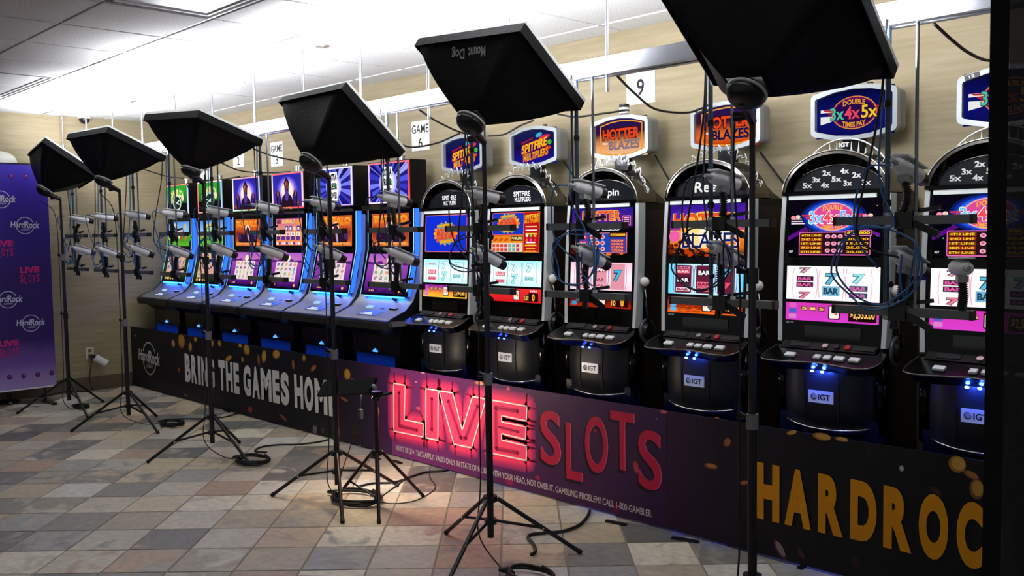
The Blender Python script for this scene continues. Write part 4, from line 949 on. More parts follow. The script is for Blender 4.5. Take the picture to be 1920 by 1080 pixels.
arched_machine(-2.127, 'arched slot machine with 3x 4x 5x screen and pink credit strip', topper_345, sign_345, (BLK, art_345), (WHREEL, white_reels), (STR11, strip_art(['#e080d0', '#5060c8', '#e060c0'], '515', '$5', ('$2,533.00', .09, .224, .07))), 'rays', 'cap', 34.0, '02318')
arched_machine(-1.437, 'arched slot machine with 3x 4x 5x screen partly cut off by black curtain', topper_345, sign_345, (BLK, art_345), (WHREEL, white_reels), (STR11, strip_art(['#e080d0', '#5060c8', '#e060c0'], '515', '$5', ('$2,533.00', .09, .224, .07))), 'rays', 'cap', 34.0, '', '12')

# ------------------------------------------------------------------ curved silver machines (left half of the row)
SW, FW = .352, .283
PROF = [(4.245, 1.70), (4.235, 1.42), (4.19, 1.20), (4.13, 1.06), (4.06, .995), (3.93, .945), (3.895, .925), (3.885, .905), (3.90, .885)]
def m_shell():
    P = [(y-MY, z) for y, z in PROF]+[(4.44-MY, .885), (4.44-MY, 1.70)]
    return MB().prism(P, 0, -SW, SW).mesh('shell', SHELL, True)
def m_sidecap(s):
    P = [(y-MY-.012, z) for y, z in PROF[:-2]]+[(4.44-MY, .92), (4.44-MY, 1.715)]
    return MB().prism(P, 0, s*SW, s*(SW+.006)).mesh('shell_edge', mat('edge_dark', '#17181b', .3))
SF = [(4.195, 1.725), (4.187, 1.425), (4.182, 1.405), (4.105, 1.085)]
def sy(z):
    for (ya, za), (yb, zb) in zip(SF, SF[1:]):
        if zb <= z <= za: return ya+(yb-ya)*(za-z)/(za-zb)
    return SF[0][0] if z > SF[0][1] else SF[-1][0]
def m_sframe():
    P = [(y-MY, z) for y, z in SF]+[(4.17-MY, 1.075), (4.30-MY, 1.40), (4.30-MY, 1.725)]
    return MB().prism(P, 0, -FW, FW).mesh('screen_frame', GLOSSB)
def m_led(s):
    mb = MB(); a = [(y-MY-.003, z) for y, z in SF]
    for (ya, za), (yb, zb) in zip(a, a[1:]):
        x0, x1 = s*(FW-.003), s*(FW+.002)
        mb.add([(x0, ya, za), (x1, ya, za), (x1, yb, zb), (x0, yb, zb), (x1, ya+.004, za), (x1, yb+.004, zb)], [(0, 1, 2, 3), (1, 4, 5, 2)])
    return mb.mesh('edge_light', glow('#9ad8ff', 1.3))
def m_wingglow(s):
    mb = MB(); a = [(y-MY+.008, z) for y, z in SF]
    for (ya, za), (yb, zb) in zip(a, a[1:]):
        x1 = s*(FW+.002); mb.add([(x1, ya, za), (x1, ya+.04, za), (x1, yb+.04, zb), (x1, yb, zb)], [(0, 1, 2, 3)])
    return mb.mesh('wing_glow', glow('#2460ff', 2.2))  # glowing sheet added on the frame side to wash the wings blue
def m_chinled(): return MB().box(-.24, .24, 4.108-MY, 4.125-MY, 1.072, 1.079).mesh('chin_light', glow('#1a60ff', 28.0))
def m_bumper(): return MB().prism([(3.872-MY, .905), (3.876-MY, .925), (3.90-MY, .931), (3.93-MY, .90), (3.93-MY, .86), (3.885-MY, .862)], 0, -SW, SW).mesh('deck_bumper', mat('bumper_black', '#131417', .5))
def m_base2():
    mb = MB().box(-.30, .30, 4.03-MY, 4.44-MY, 0, .885); return mb.mesh('pedestal', SATIN)
def m_under(): return MB().prism([(3.905-MY, .884), (4.03-MY, .884), (4.03-MY, .80)], 0, -.33, .33).mesh('knee_panel', BLACK)
def m_blue(): return MB().box(-.235, .235, 4.022-MY, 4.03-MY, .50, .655).mesh('blue_panel', picture('blue_lit_panel', [(0, '#0d2c9a'), (.7, '#1238a8'), (1, '#0a1c60')], 'Z', es=.35, noise=.3))
def m_crown():
    A = MB(); 
    for k, (x, h) in enumerate(((-.022, .012), (-.011, .018), (0, .026), (.011, .018), (.022, .012))): A.prism([(x-.006, .672), (x+.006, .672), (x, .672+h)], 1, 4.020-MY, 4.03-MY)
    return A.mesh('lit_emblem', glow('#58a8ff', 1.3))
TBZ0, TBZ1, TBY = 1.772, 2.075, 4.185
def m_tbox(): return MB().box(-.262, .262, TBY+.004-MY, TBY+.15-MY, TBZ0-.008, TBZ1+.008).mesh('top_box', mat('box_black', '#0a0a0c', .3))
def m_neck(): return MB().prism([(-.20, 1.69), (.20, 1.69), (.16, 1.772), (-.16, 1.772)], 1, TBY+.05-MY, TBY+.14-MY).mesh('top_box_neck', BLACK)
def frame_led(z0, z1, w, y, t, cols):
    """lit border, one strip per side"""
    mb = MB()
    for k, (x0, x1, a, b) in enumerate(((-w, w, z1-t, z1), (w-t, w, z0+t, z1-t), (-w, w, z0, z0+t), (-w, -w+t, z0+t, z1-t))):
        mb.mi = k; mb.box(x0, x1, y-.006, y+.004, a, b)
    return mb.mesh('lit_border', [glow(c, 1.15) for c in cols])
def m_keys():
    mb = MB()
    for k in range(9): mb.box(-.075+.017*k, -.065+.017*k, 0, .010, 0, .004)
    for k in range(5): mb.box(-.05+.02*k, -.036+.02*k, .022, .032, 0, .004)
    return mb
def deck_z(y):
    for (ya, za), (yb, zb) in zip(PROF, PROF[1:]):
        if yb <= y <= ya: return za+(zb-za)*(ya-y)/(ya-yb)
    return .93
def lit_panel(name, w, z0, z1, m, root, dy=-.003):
    ya, yb = sy(z0)+dy-MY, sy(z1)+dy-MY
    o = obj(name, MB().add([(-w, ya, z0), (w, ya, z0), (w, yb, z1), (-w, yb, z1), (-w, ya+.004, z0), (w, ya+.004, z0), (w, yb+.004, z1), (-w, yb+.004, z1)],
        [(0, 1, 2, 3), (4, 7, 6, 5), (0, 4, 5, 1), (2, 6, 7, 3), (0, 3, 7, 4), (1, 5, 6, 2)]).mesh(name, m), root)
    return o, Art((0, ya-.0006, z0), (1, 0, 0), (0, yb-ya, z1-z0), lit=1.0, eps=.00025)
def slot_grid(A, W, H, cols, u0=-.17, u1=.19, v0=.06, v1=.24, nx=5, ny=4, card='#f4e8e0'):
    for i in range(nx):
        for j in range(ny):
            a = u0+(u1-u0)*i/nx; b = v0+(v1-v0)*j/ny; w = (u1-u0)/nx; h = (v1-v0)/ny
            if card: A.rect(a+.002, b+.001, a+w-.002, b+h-.001, card); A.k -= 1
            if random.random() < .5: A.ell(a+w/2, b+h/2, w*.34, h*.36, random.choice(cols), random.uniform(0, 90), 9)
            else: A.rrect(a+w*.2, b+h*.18, a+w*.8, b+h*.82, .006, random.choice(cols))
            A.k -= (1 if card else 0)
    A.k += 2
def art_garden(A, W, H):
    A.rect(-W, 0, W, H*.42, '#58b030'); A.ell(-.12, H*.38, .16, .04, '#80d040'); A.ell(.1, H*.34, .2, .05, '#48a028'); A.ell(.05, H*.62, .07, .02, '#e8f4ff'); A.ell(-.1, H*.85, .08, .02, '#d8ecff')
    for k in range(7): A.ell(-.16+.055*k, H*(.4+.08*(k % 2)), .02, .05, ['#9a5a28', '#e8a080', '#4a3020', '#f8e8d0', '#b04828', '#6a3a90', '#c87830'][k], random.uniform(-20, 20), 10)
    A.ell(.16, H*.8, .022, .03, '#e8c060'); A.ell(-.03, H*.62, .03, .03, '#f0b898', n=12); A.ell(.06, H*.5, .022, .026, '#283018', n=12)
def art_garden_logo(A, W, H):
    A.rect(-W, 0, W, H*.42, '#60b838'); A.ell(-.02, H*.62, .12, .07, '#e8c878'); A.ell(-.02, H*.55, .10, .06, '#3a7a38'); A.ell(-.02, H*.62, .07, .035, '#a8d8a0'); A.ell(-.16, H*.38, .04, .03, '#e8a030'); A.ell(.12, H*.3, .05, .02, '#f0f0e0')
def art_green_top(A, W, H):
    A.rect(-W, 0, W, H*.36, '#101410'); A.ell(0, H*.72, .17, .05, '#38c030'); A.text('WILD', -.14, H*.52, .14, H*.76, '#f8e8a0', .05, arch=.03)
    A.ell(0, H*.38, .095, .08, '#d8f4e0', n=20); A.ell(0, H*.38, .078, .065, '#1c3028', n=20); A.stroke([(-.05, H*.3), (.05, H*.46)], .016, '#d8f4e0'); A.stroke([(-.055, H*.42), (.05, H*.32)], .012, '#d8f4e0'); A.ell(-.13, H*.5, .035, .04, '#f0e8b0'); A.ell(.13, H*.55, .03, .035, '#f0e8b0')
    A.rect(-.08, H*.08, .08, H*.10, '#40a040')
def art_figures_top(A, W, H):
    for k, c in enumerate(['#5848d8', '#8a70e8', '#c8a8f0', '#fff0e0']): A.ell(0, H*.5, .17-.025*k, H*(.44-.05*k), c, n=24)
    for k in range(16): A.ell(random.uniform(-.2, .2), random.uniform(.0, .03), .03, .014, random.choice(['#ff9a38', '#ffd070', '#b04818']), random.uniform(-40, 40), 8)
    A.poly([(-.10, 0), (-.075, H*.3), (-.03, H*.42), (-.035, H*.62), (-.045, H*.75), (0, H*.93), (.045, H*.75), (.035, H*.62), (.03, H*.42), (.08, H*.3), (.11, 0)], '#2a1428'); A.ell(0, H*.66, .028, .04, '#7a3a48', n=12); A.ell(0, H*.36, .03, .05, '#5a3aa0', n=12); A.ell(-.012, H*.72, .01, .02, '#c06040', n=8)
    for s in (-1, 1): A.poly([(s*.17, 0), (s*.175, H*.42), (s*.15, H*.55), (s*.12, H*.48), (s*.10, H*.3), (s*.08, 0)], '#241430'); A.ell(s*.145, H*.42, .016, .03, '#a04858', n=10); A.ell(s*.13, H*.2, .02, .05, '#3a2a70', n=10)
def art_starburst(A, W, H):
    for k in range(22):
        t = 2*math.pi*k/22+.1; d = .08; L = random.uniform(.2, .34)
        A.poly([(0, H/2), (max(-W, min(W, L*math.cos(t-d))), max(0, min(H, H/2+L*math.sin(t-d)))), (max(-W, min(W, L*math.cos(t+d))), max(0, min(H, H/2+L*math.sin(t+d))))], random.choice(['#5058e8', '#7a80ff', '#a8a8ff', '#3a3ac8']))
    A.ell(0, H*.5, .11, .1, '#b8b4ff'); A.ell(0, H*.5, .085, .085, '#e4e0ff'); A.rect(-.055, H*.1, .055, H*.92, '#ffffff')
    for s, z in (('XTRA', .68), ('REEL', .42), ('POWER', .16)): A.text(s, -.05, H*z, .05, H*(z+.19), '#101018', .05)
    A.rect(.02, H*.44, .05, H*.58, '#38a050'); A.text('L', .025, H*.45, .045, H*.57, '#101018', .03)
def art_buffalo(A, W, H):
    A.stroke([(-.226, .006), (-.226, H-.006), (.226, H-.006), (.226, .006)], .005, '#f07848', True)
    A.rect(-.221, .011, .221, H-.011, picture('sunset_plain', [(0, '#ff9a40'), (.2, '#c85020'), (.45, '#8a2818'), (.7, '#d86028'), (1, '#e8682a')], 'Z', es=1.0, noise=.25))
    A.text('BUFFALO', -.21, H*.70, .21, H*.94, '#ffb038', .05); A.text('BUFFALO', -.207, H*.71, .207, H*.86, '#f07818', .02)
    A.ell(0, H*.55, .05, .06, '#ffe0d0'); A.poly([(-.07, H*.12), (-.06, H*.45), (-.03, H*.58), (0, H*.75), (.04, H*.58), (.07, H*.45), (.08, H*.12)], '#301018')
    for s in (-1, 1): A.ell(s*.11, H*.26, .07, .05, '#2a1430', s*15, 14); A.ell(s*.15, H*.36, .03, .035, '#4a2a68', n=10)
    A.ell(0, H*.5, .018, .03, '#6a2a30', n=10); A.ell(.02, H*.3, .015, .05, '#b0a0c8', 15, 10)
    for k in range(8): A.ell(-.17+.05*k, H*.10, .03, .010, '#f8a050', n=8)
def art_paytable_orange(A, W, H):
    A.rect(-.215, .01, .215, H-.01, picture('pay_orange', [(0, '#f08a50'), (.5, '#f0a070'), (1, '#c858a0')], 'Z', es=1.0)); A.text('BUFFALO', -.11, H*.78, .11, H*.92, '#ffd060', .04); A.rrect(.13, H*.74, .2, H*.93, .01, '#f0a030'); A.rrect(-.2, H*.78, -.13, H*.92, .008, '#7a3a60')
    for k in range(4): A.rect(-.06+.065*k-.0, H*.53, -.008+.065*k, H*.70, ['#3a2a80', '#4838a0', '#f09a60', '#5a2a80'][k]); A.rect(-.05+.065*k, H*.56, -.02+.065*k, H*.66, '#f8e0e8')
    for k in range(5): A.rect(-.2+.082*k, H*.36, -.14+.082*k, H*.49, '#fff0e8'); A.rect(-.2+.082*k, H*.22, -.14+.082*k, H*.35, ['#5a2a88', '#4a3098', '#5830a0', '#483090', '#603098'][k]); A.ell(-.17+.082*k, H*.42, .015, .012, ['#e08040', '#8a4ac0', '#d06070', '#6a60d0', '#e0a040'][k], n=10)
    for k in range(10): A.rect(-.195+.04*k, H*.06, -.165+.04*k, H*.15, ['#fff0e8', '#6a3098', '#f0c0d0'][k % 3])
def art_plain_reels(A, W, H):
    A.rect(-W, H*.72, W, H, picture('sunset_reel', [(0, '#ffd080'), (.4, '#f090a0'), (1, '#b060d0')], 'Z', es=1.0))
    A.poly([(-W, H*.72), (-W, H*.80), (-.16, H*.78), (-.08, H*.82), (-.05, H*.75), (.03, H*.77), (.06, H*.84), (.12, H*.77), (W, H*.80), (W, H*.72)], '#5a2078'); A.ell(.02, H*.83, .035, .03, '#fff0c0', n=14)
    A.rrect(-.165, .05, .185, H*.74, .006, '#e8c0d8')
    slot_grid(A, W, H, ['#8a3a9a', '#e08838', '#5a60c8', '#c84868', '#d8b050', '#7a2a60', '#48a060', '#4a2a80'], -.16, .18, .055, H*.725)
    A.rect(-.20, .008, -.08, .03, '#30105a'); A.text('5.00', -.18, .012, -.12, .026, '#ffc860', .02); A.ell(.19, .02, .015, .012, '#ffb838')
def art_green_reels(A, W, H):
    slot_grid(A, W, H, ['#c85a50', '#e08878', '#5a9a40', '#e8c070', '#a84858', '#d87858', '#3a6ab0', '#7a4a28'], -.2, .21, .045, H*.95, 5, 4, '#e8b8a8')
    for k in range(4): A.rect(-.2+.06*k, .01, -.16+.06*k, .032, ['#f0a040', '#e8e8d8', '#d8902a', '#c8c8b8'][k])
GREENB = scr('green', [(0, '#0c2010'), (.5, '#20702a'), (1, '#38b038')])
SKYB = scr('sky', [(0, '#60b038'), (.45, '#a8d8f8'), (1, '#5090e0')])
INDIGO = scr('indigo', [(0, '#5a2a70'), (.4, '#3a34b8'), (1, '#2a28a8')])
STARB = scr('starburst', [(0, '#1a1470'), (.5, '#2a2698'), (1, '#120e50')])
SUNB = scr('sunset_frame', [(0, '#0a0508'), (1, '#14080a')])
PURPB = scr('purple', [(0, '#280a50'), (.3, '#7a2aa0'), (.7, '#9a48b8'), (1, '#c070c8')], noise=.15)
DGREEN = scr('dark_green', [(0, '#081008'), (.2, '#183a18'), (1, '#203c1c')])
def curved_machine(cx, label, top, upper, lower, border):
    t = thing('slot_machine', label, 'slot machine', (cx, MY, 0), 'curved silver slot machines with square top screens')
    for nm, fn in (('shell', m_shell), ('screen_frame', m_sframe), ('chin_light', m_chinled), ('pedestal', m_base2), ('knee_panel', m_under), ('deck_bumper', m_bumper), ('blue_panel', m_blue), ('lit_emblem', m_crown), ('top_box', m_tbox), ('top_box_neck', m_neck)):
        o = obj(nm, common('c_'+nm, fn), t)
        if nm == 'top_box': tb = o
        if nm == 'lit_emblem': o['kind'] = 'stuff'
    for s in (-1, 1):
        obj('edge_light', common('c_led%d' % s, lambda: m_led(s)), t); obj('wing_glow', common('c_wglow%d' % s, lambda: m_wingglow(s)), t); obj('shell_edge', common('c_cap%d' % s, lambda: m_sidecap(s)), t)
    s, A = lit_panel('upper_screen', .232, 1.447, 1.697, upper[0], t); upper[1](A, .232, .25); A.build('screen_picture', s)
    s, A = lit_panel('lower_screen', .250, 1.10, 1.392, lower[0], t); lower[1](A, .25, .30); A.build('screen_picture', s)
    w = .25
    o = obj('top_screen', MB().box(-w+.012, w-.012, TBY-.002-MY, TBY+.004-MY, TBZ0+.012, TBZ1-.012).mesh('top_screen', top[0]), tb)
    A = Art((0, TBY-.002-MY, TBZ0+.012), (1, 0, 0), (0, 0, 1), lit=1.0, eps=.00025); top[1](A, w-.012, TBZ1-TBZ0-.024); A.build('screen_picture', t)
    obj('lit_border', frame_led(TBZ0, TBZ1, w, TBY-MY, .010, border), tb)['kind'] = 'stuff'
    obj('candle', MB().cyl((0, 0, 0), (0, 0, .045), .026, .026, 16).mesh('candle', mat('candle_silver', '#b8b8b4', .2, .8), True), t, (.06, TBY+.08-MY, TBZ1+.008))
    obj('candle_cap', MB().cyl((0, 0, 0), (0, 0, .008), .029, .029, 16).mesh('candle_cap', WHITEP, True), t, (.06, TBY+.08-MY, TBZ1+.053))
    # deck
    sl = math.atan2(.995-.945, 4.06-3.93)
    k = obj('key_pad', common('c_keys', lambda: m_keys().mesh('key_pad', glow('#e8f0ff', 1.1))), t, (-.01, 3.955-MY, deck_z(3.955)+.001)); k.rotation_euler.x = sl; k['kind'] = 'stuff'
    k = obj('key_plate', MB().box(-.11, .13, -.025, .05, -.002, .001).mesh('key_plate', mat('plate_blue', '#6b7ea8', .25, .3)), t, (0, 3.965-MY, deck_z(3.965)+.002)); k.rotation_euler.x = sl
    k = obj('player_display', MB().box(-.035, .035, 0, .03, 0, .014).mesh('player_display', glow('#a8d4ff', 1.0)), t, (-.10, 4.05-MY, deck_z(4.05)-.004)); k.rotation_euler.x = sl
    k = obj('bill_slot', MB().box(-.04, .04, 0, .045, 0, .022).mesh('bill_slot', BLACK), t, (.20, 4.04-MY, deck_z(4.04)-.006), .004)
    obj('slot_light', MB().box(-.034, .034, -.001, .014, .0215, .0235).mesh('slot_light', glow('#c8d8ff', 1.0)), k)
    obj('lock', MB().cyl((0, 0, 0), (0, -.03, .012), .012, .012, 10).mesh('lock', BLACK, True), t, (.14, 4.125-MY, 1.055))
    k = obj('number_tag', MB().box(-.02, .02, 0, .012, 0, .003).mesh('number_tag', mat('tag_black', '#151515', .4)), t, (.06, 4.05-MY, deck_z(4.05))); k.rotation_euler.x = sl
    obj('knee_bolt', MB().cyl((0, 0, 0), (0, -.012, 0), .010, .010, 10).mesh('knee_bolt', CHROME, True), t, (.02, 3.91-MY, .872))
    return t
RGBb = ['#ff9aa8', '#a8c8ff', '#e8f4e0', '#f4f0ff']
curved_machine(-9.315, 'curved slot machine beside left wall with green top screen and garden picture', (GREENB, art_green_top), (SKYB, art_garden), (DGREEN, art_green_reels), ['#ff9088', '#c8d8ff', '#e8ffe8', '#fff0e8'])
curved_machine(-8.59, 'curved slot machine with green top screen behind the third light stand', (GREENB, art_green_top), (SKYB, art_garden_logo), (DGREEN, art_green_reels), ['#f8e0e0', '#b0d0ff', '#f0a8a8', '#ff8078'])
curved_machine(-7.865, 'curved slot machine with purple figures top screen and dark BUFFALO screen', (INDIGO, art_figures_top), (SUNB, art_buffalo), (PURPB, art_plain_reels), ['#ffb8c8', '#f0f0ff', '#c8ffd8', '#fff4e8'])
curved_machine(-7.14, 'curved slot machine with purple figures top screen and orange paytable screen', (INDIGO, art_figures_top), (SUNB, art_paytable_orange), (PURPB, art_plain_reels), ['#ff6a78', '#ffd0d8', '#ff5868', '#ffe0e8'])
curved_machine(-6.415, 'curved slot machine with XTRA REEL POWER starburst behind the fourth light stand', (STARB, art_starburst), (SUNB, art_buffalo), (PURPB, art_plain_reels), ['#f0e8ff', '#e8d8ff', '#c8a8ff', '#d8c8ff'])
curved_machine(-5.685, 'curved slot machine with XTRA REEL POWER starburst next to the arched machines', (STARB, art_starburst), (SUNB, art_buffalo), (PURPB, art_plain_reels), ['#ff7080', '#ff5060', '#f0e0ff', '#e8c0f8'])

# ------------------------------------------------------------------ camera rigs hanging from the rail
RIGX = [-9.425+.7288*k for k in range(12)]
ZU, ZL = 1.566, 1.248
ORD = ['first', 'second', 'third', 'fourth', 'fifth', 'sixth', 'seventh', 'eighth', 'ninth', 'tenth', 'eleventh', 'last']
NEAR = ['left of the machines, nearest the purple backdrop', 'second from the left wall', 'third from the left wall', 'in front of the leftmost green slot machine', 'in front of the second green slot machine', 'in front of the first purple figures machine', 'behind the fourth light stand', 'in front of the second starburst machine', 'behind the fifth light stand', 'in front of the Spin machine', 'in front of the big HOTTER BLAZES machine', 'nearest the black curtain']
def rig_meshes():
    M = {}
    M['conduit'] = MB().cyl((-.05, 0, 2.232), (-.05, 0, ZL-.03), .0095, .0095, 10).mesh('conduit', BLUEROD, True)
    M['thin_rod'] = MB().cyl((.05, 0, 2.24), (.05, 0, ZL-.045), .0062, .0062, 8).mesh('thin_rod', ROD, True)
    M['crossbar'] = MB().box(-.232, .232, -.016, .016, -.015, .015).mesh('crossbar', GREYBAR)
    M['bar_cap'] = MB().box(0, .012, -.017, .017, -.016, .016).mesh('bar_cap', BLACK)
    M['coupler'] = MB().cyl((-.05, 0, -.012), (-.05, 0, .012), .014, .014, 10).mesh('coupler', BLACK, True)
    M['nut'] = MB().cyl((0, 0, 0), (0, 0, .012), .013, .013, 6).mesh('nut', STEEL)
    mb = MB(); mb.box(-.03, .03, -.026, .026, -.03, .028); mb.obox((.075, -.02, -.03), (1, -.2, -.45), (0, 1, 0), (.45, 0, 1), .10, .018, .022); mb.obox((.06, .02, .035), (1, .1, .15), (0, 1, 0), (-.15, 0, 1), .09, .014, .014); mb.cyl((-.02, 0, -.03), (-.02, 0, -.06), .012, .016, 10)
    M['clamp'] = mb.mesh('clamp', BLACK)
    return M
RM = rig_meshes()
RIGS = []
for k, x in enumerate(RIGX):
    t = thing('camera_rig', 'hanging rods with two crossbars, rig '+NEAR[k], 'camera rig', (x, RAIL_Y, 0), 'hanging camera rigs'); RIGS.append(t)
    obj('conduit', RM['conduit'], t); obj('thin_rod', RM['thin_rod'], t)
    for z in (ZU, ZL):
        b = obj('crossbar', RM['crossbar'], t, (0, 0, z)); b.rotation_euler.z = random.uniform(-.06, .06)
        for s in (-1, 1): obj('bar_cap', RM['bar_cap'], b, (.232 if s > 0 else -.244, 0, 0))
        for dx in (-.05, .05): obj('nut', RM['nut'], t, (dx, 0, z+.015)); obj('nut', RM['nut'], t, (dx, 0, z-.027))
        obj('clamp', RM['clamp'], t, (random.uniform(-.01, .02), 0, z))
    for z in (1.97, 1.62+random.uniform(0, .04)): obj('coupler', RM['coupler'], t, (0, 0, z))

CAMW = mat('camera_shell', '#e2e4e4', .4); CAMD = mat('camera_shade', '#a6a9aa', .4)
def bullet(label, pos, d, foot, group, bend=0.0):
    """bullet camera: shell along d, black lens end, sun shade, beaded arm down to the crossbar"""
    p = Vector(pos); d = Vector(d).normalized(); side = d.cross(Vector((0, 0, 1))).normalized(); up = side.cross(d)
    t = thing('bullet_camera', label, 'camera', p, group)
    L = .155
    prof = [(-.5, .016), (-.42, .026), (-.2, .031), (.35, .033), (.5, .033)]
    vs = []; fs = []; n = 10
    for a, r in prof:
        for k in range(n):
            q = 2*math.pi*k/n+math.pi/n; vs.append(d*(a*L)+side*(r*.95*math.cos(q))+up*(r*.85*math.sin(q)))
    for i in range(len(prof)-1):
        for k in range(n): fs.append((i*n+k, i*n+(k+1) % n, (i+1)*n+(k+1) % n, (i+1)*n+k))
    fs += [tuple(range(n))[::-1], tuple((len(prof)-1)*n+k for k in range(n))]
    obj('shell', MB().add(vs, fs).mesh('shell', CAMW, True), t)
    obj('sun_shade', MB().obox(up*.032+d*.012, d, side, up, L*1.08, .056, .005).mesh('sun_shade', CAMW), t)
    obj('lens_barrel', MB().cyl(d*(L*.5), d*(L*.5+.045), .026, .024, 14).mesh('lens_barrel', BLACK, True), t)
    obj('cable_tail', MB().cyl(d*(-L*.5), d*(-L*.5-.035), .011, .007, 10).mesh('cable_tail', CAMD, True), t)
    obj('mount', MB().obox(up*-.036, d, side, up, .05, .032, .022).mesh('mount', CAMD), t)
    f = Vector(foot)-p; a = up*-.045; N = 14; pts = []; rs = []
    mid = (a+f)/2+Vector((bend, 0, -.02*abs(bend)/.1 if bend else 0))
    for i in range(N*3+1):
        s = i/(N*3); q = a*(1-s)**2+mid*2*s*(1-s)+f*s*s; pts.append(q); rs.append([.010, .0165, .0165][i % 3])
    obj('beaded_arm', MB().tube(pts, rs, 8).mesh('beaded_arm', BLACK, 'all'), t)
    return t
for k, x in enumerate(RIGX):
    j = lambda s: random.uniform(-s, s)
    off = .10 if k == 0 else .02
    up_pos = (x-.005+off+j(.02), RAIL_Y+.0+j(.015), 1.735+j(.012)); lo_pos = (x+(.055 if k < 6 else .03 if k < 9 else -.01)+off*.6+j(.015), RAIL_Y+.005+j(.015), 1.432+j(.012))
    bullet('upper bullet camera, rig '+NEAR[k], up_pos, (.12+j(.08), 1, -.20+j(.08)), (x+.005, RAIL_Y, ZU+.03), 'bullet cameras on the upper crossbars', -.06 if k == 0 else j(.03))
    bullet('lower bullet camera, rig '+NEAR[k], lo_pos, (.10+j(.08), 1, -.42+j(.08)), (x+.005, RAIL_Y, ZL+.03), 'bullet cameras on the lower crossbars', -.05 if k == 0 else j(.03))
bullet('grey bullet camera turned sideways at the end of the last lower crossbar', (-1.20, RAIL_Y-.01, 1.405), (-.5, .85, -.02), (-1.205, RAIL_Y, ZL+.016), 'bullet cameras on the lower crossbars', .01)

# network cables looped round the rigs
def loop(c, r, n=14, sq=.8, ph=0.0, wob=.012):
    return [Vector((c[0]+r*math.cos(ph+2*math.pi*i/n)+random.uniform(-wob, wob), c[1]+random.uniform(-.02, .02), c[2]+sq*r*math.sin(ph+2*math.pi*i/n)+random.uniform(-wob, wob))) for i in range(n)]
DKBLUE = mat('dark_blue_cable', '#1b2a44', .45)
for k, x in enumerate(RIGX):
    y = RAIL_Y-.03
    c1 = (x-(.10 if k < 4 else .06)+random.uniform(-.04, .04), y-.015, 1.42+random.uniform(-.05, .05))
    P = [Vector((x-.055, y+.012, 2.2)), Vector((x-.062, y+.01, 1.95)), Vector((x-.066, y, 1.70))]
    for q in range(2 if k != 0 else 3): P += loop(c1, random.uniform(.085, .13) if k < 9 else random.uniform(.11, .17), 9, random.uniform(.75, 1.1), 1.2)
    P += [Vector((c1[0]+.10, y, 1.30)), Vector((x+.02, y-.02, 1.36)), Vector((x+.03, y-.03, 1.45))]
    t = RIGS[k]
    m = BLUECAB if k not in (7, 8, 10) else DKBLUE
    mb = MB().tube(spline(P, 4), .0036 if k > 5 else .0042, 6); me = mb.mesh('loop', m, 'all'); me.transform(Matrix.Translation((-x, -RAIL_Y, 0))); nc = obj('network_cable', me, t)
    P = [Vector((x-.02+.02, RAIL_Y-.10, 1.752)), Vector((x-.06, RAIL_Y-.14, 1.74)), Vector((x-.12, RAIL_Y-.10, 1.62)), Vector((x-.13, RAIL_Y-.06, 1.5)), Vector((c1[0], y, 1.40))]
    me = MB().tube(spline(P, 5), .0036, 6).mesh('camera_lead', m, 'all'); me.transform(Matrix.Translation((-x, -RAIL_Y, 0))); obj('camera_lead', me, nc)
    obj('cable_tie', MB().sphere((0, 0, 0), .012, 8, 6).mesh('cable_tie', BLACK, 'all'), nc, (c1[0]-x+.05, -.04, c1[2]-.06-0))

# black leads dropping from the rail and swags along the wall
def cord(name, label, pts, r=.005, group=None, m=RUBBER, n=6):
    P = spline(pts, n); b = P[0].copy()
    me = MB().tube([p-b for p in P], r, 6).mesh(name, m, 'all'); o = obj(name, me, None, b); tag(o, label, 'cable', group); return o
for k, x in enumerate(RIGX):
    d = [.08, -.03, -.09, -.2, -.02, .03, -.06, -.02, -.05, .0, -.08, -.09][k]
    P = spline([(x-.035, RAIL_Y-.05, 2.25), (x-.03+d*.2, RAIL_Y-.055, 2.0), (x-.02+d*.8, RAIL_Y-.06, 1.75), (x-.04+d, RAIL_Y-.065, 1.55), (x-.02+d*.6, RAIL_Y-.08, 1.47), (x+.03, RAIL_Y-.085, 1.44)], 6)
    obj('black_lead', MB().tube([p-Vector((x, RAIL_Y, 0)) for p in P], .0042, 6).mesh('black_lead', RUBBER, 'all'), RIGS[k])
def W(px, py, Y): return at(px, py, 1, Y)
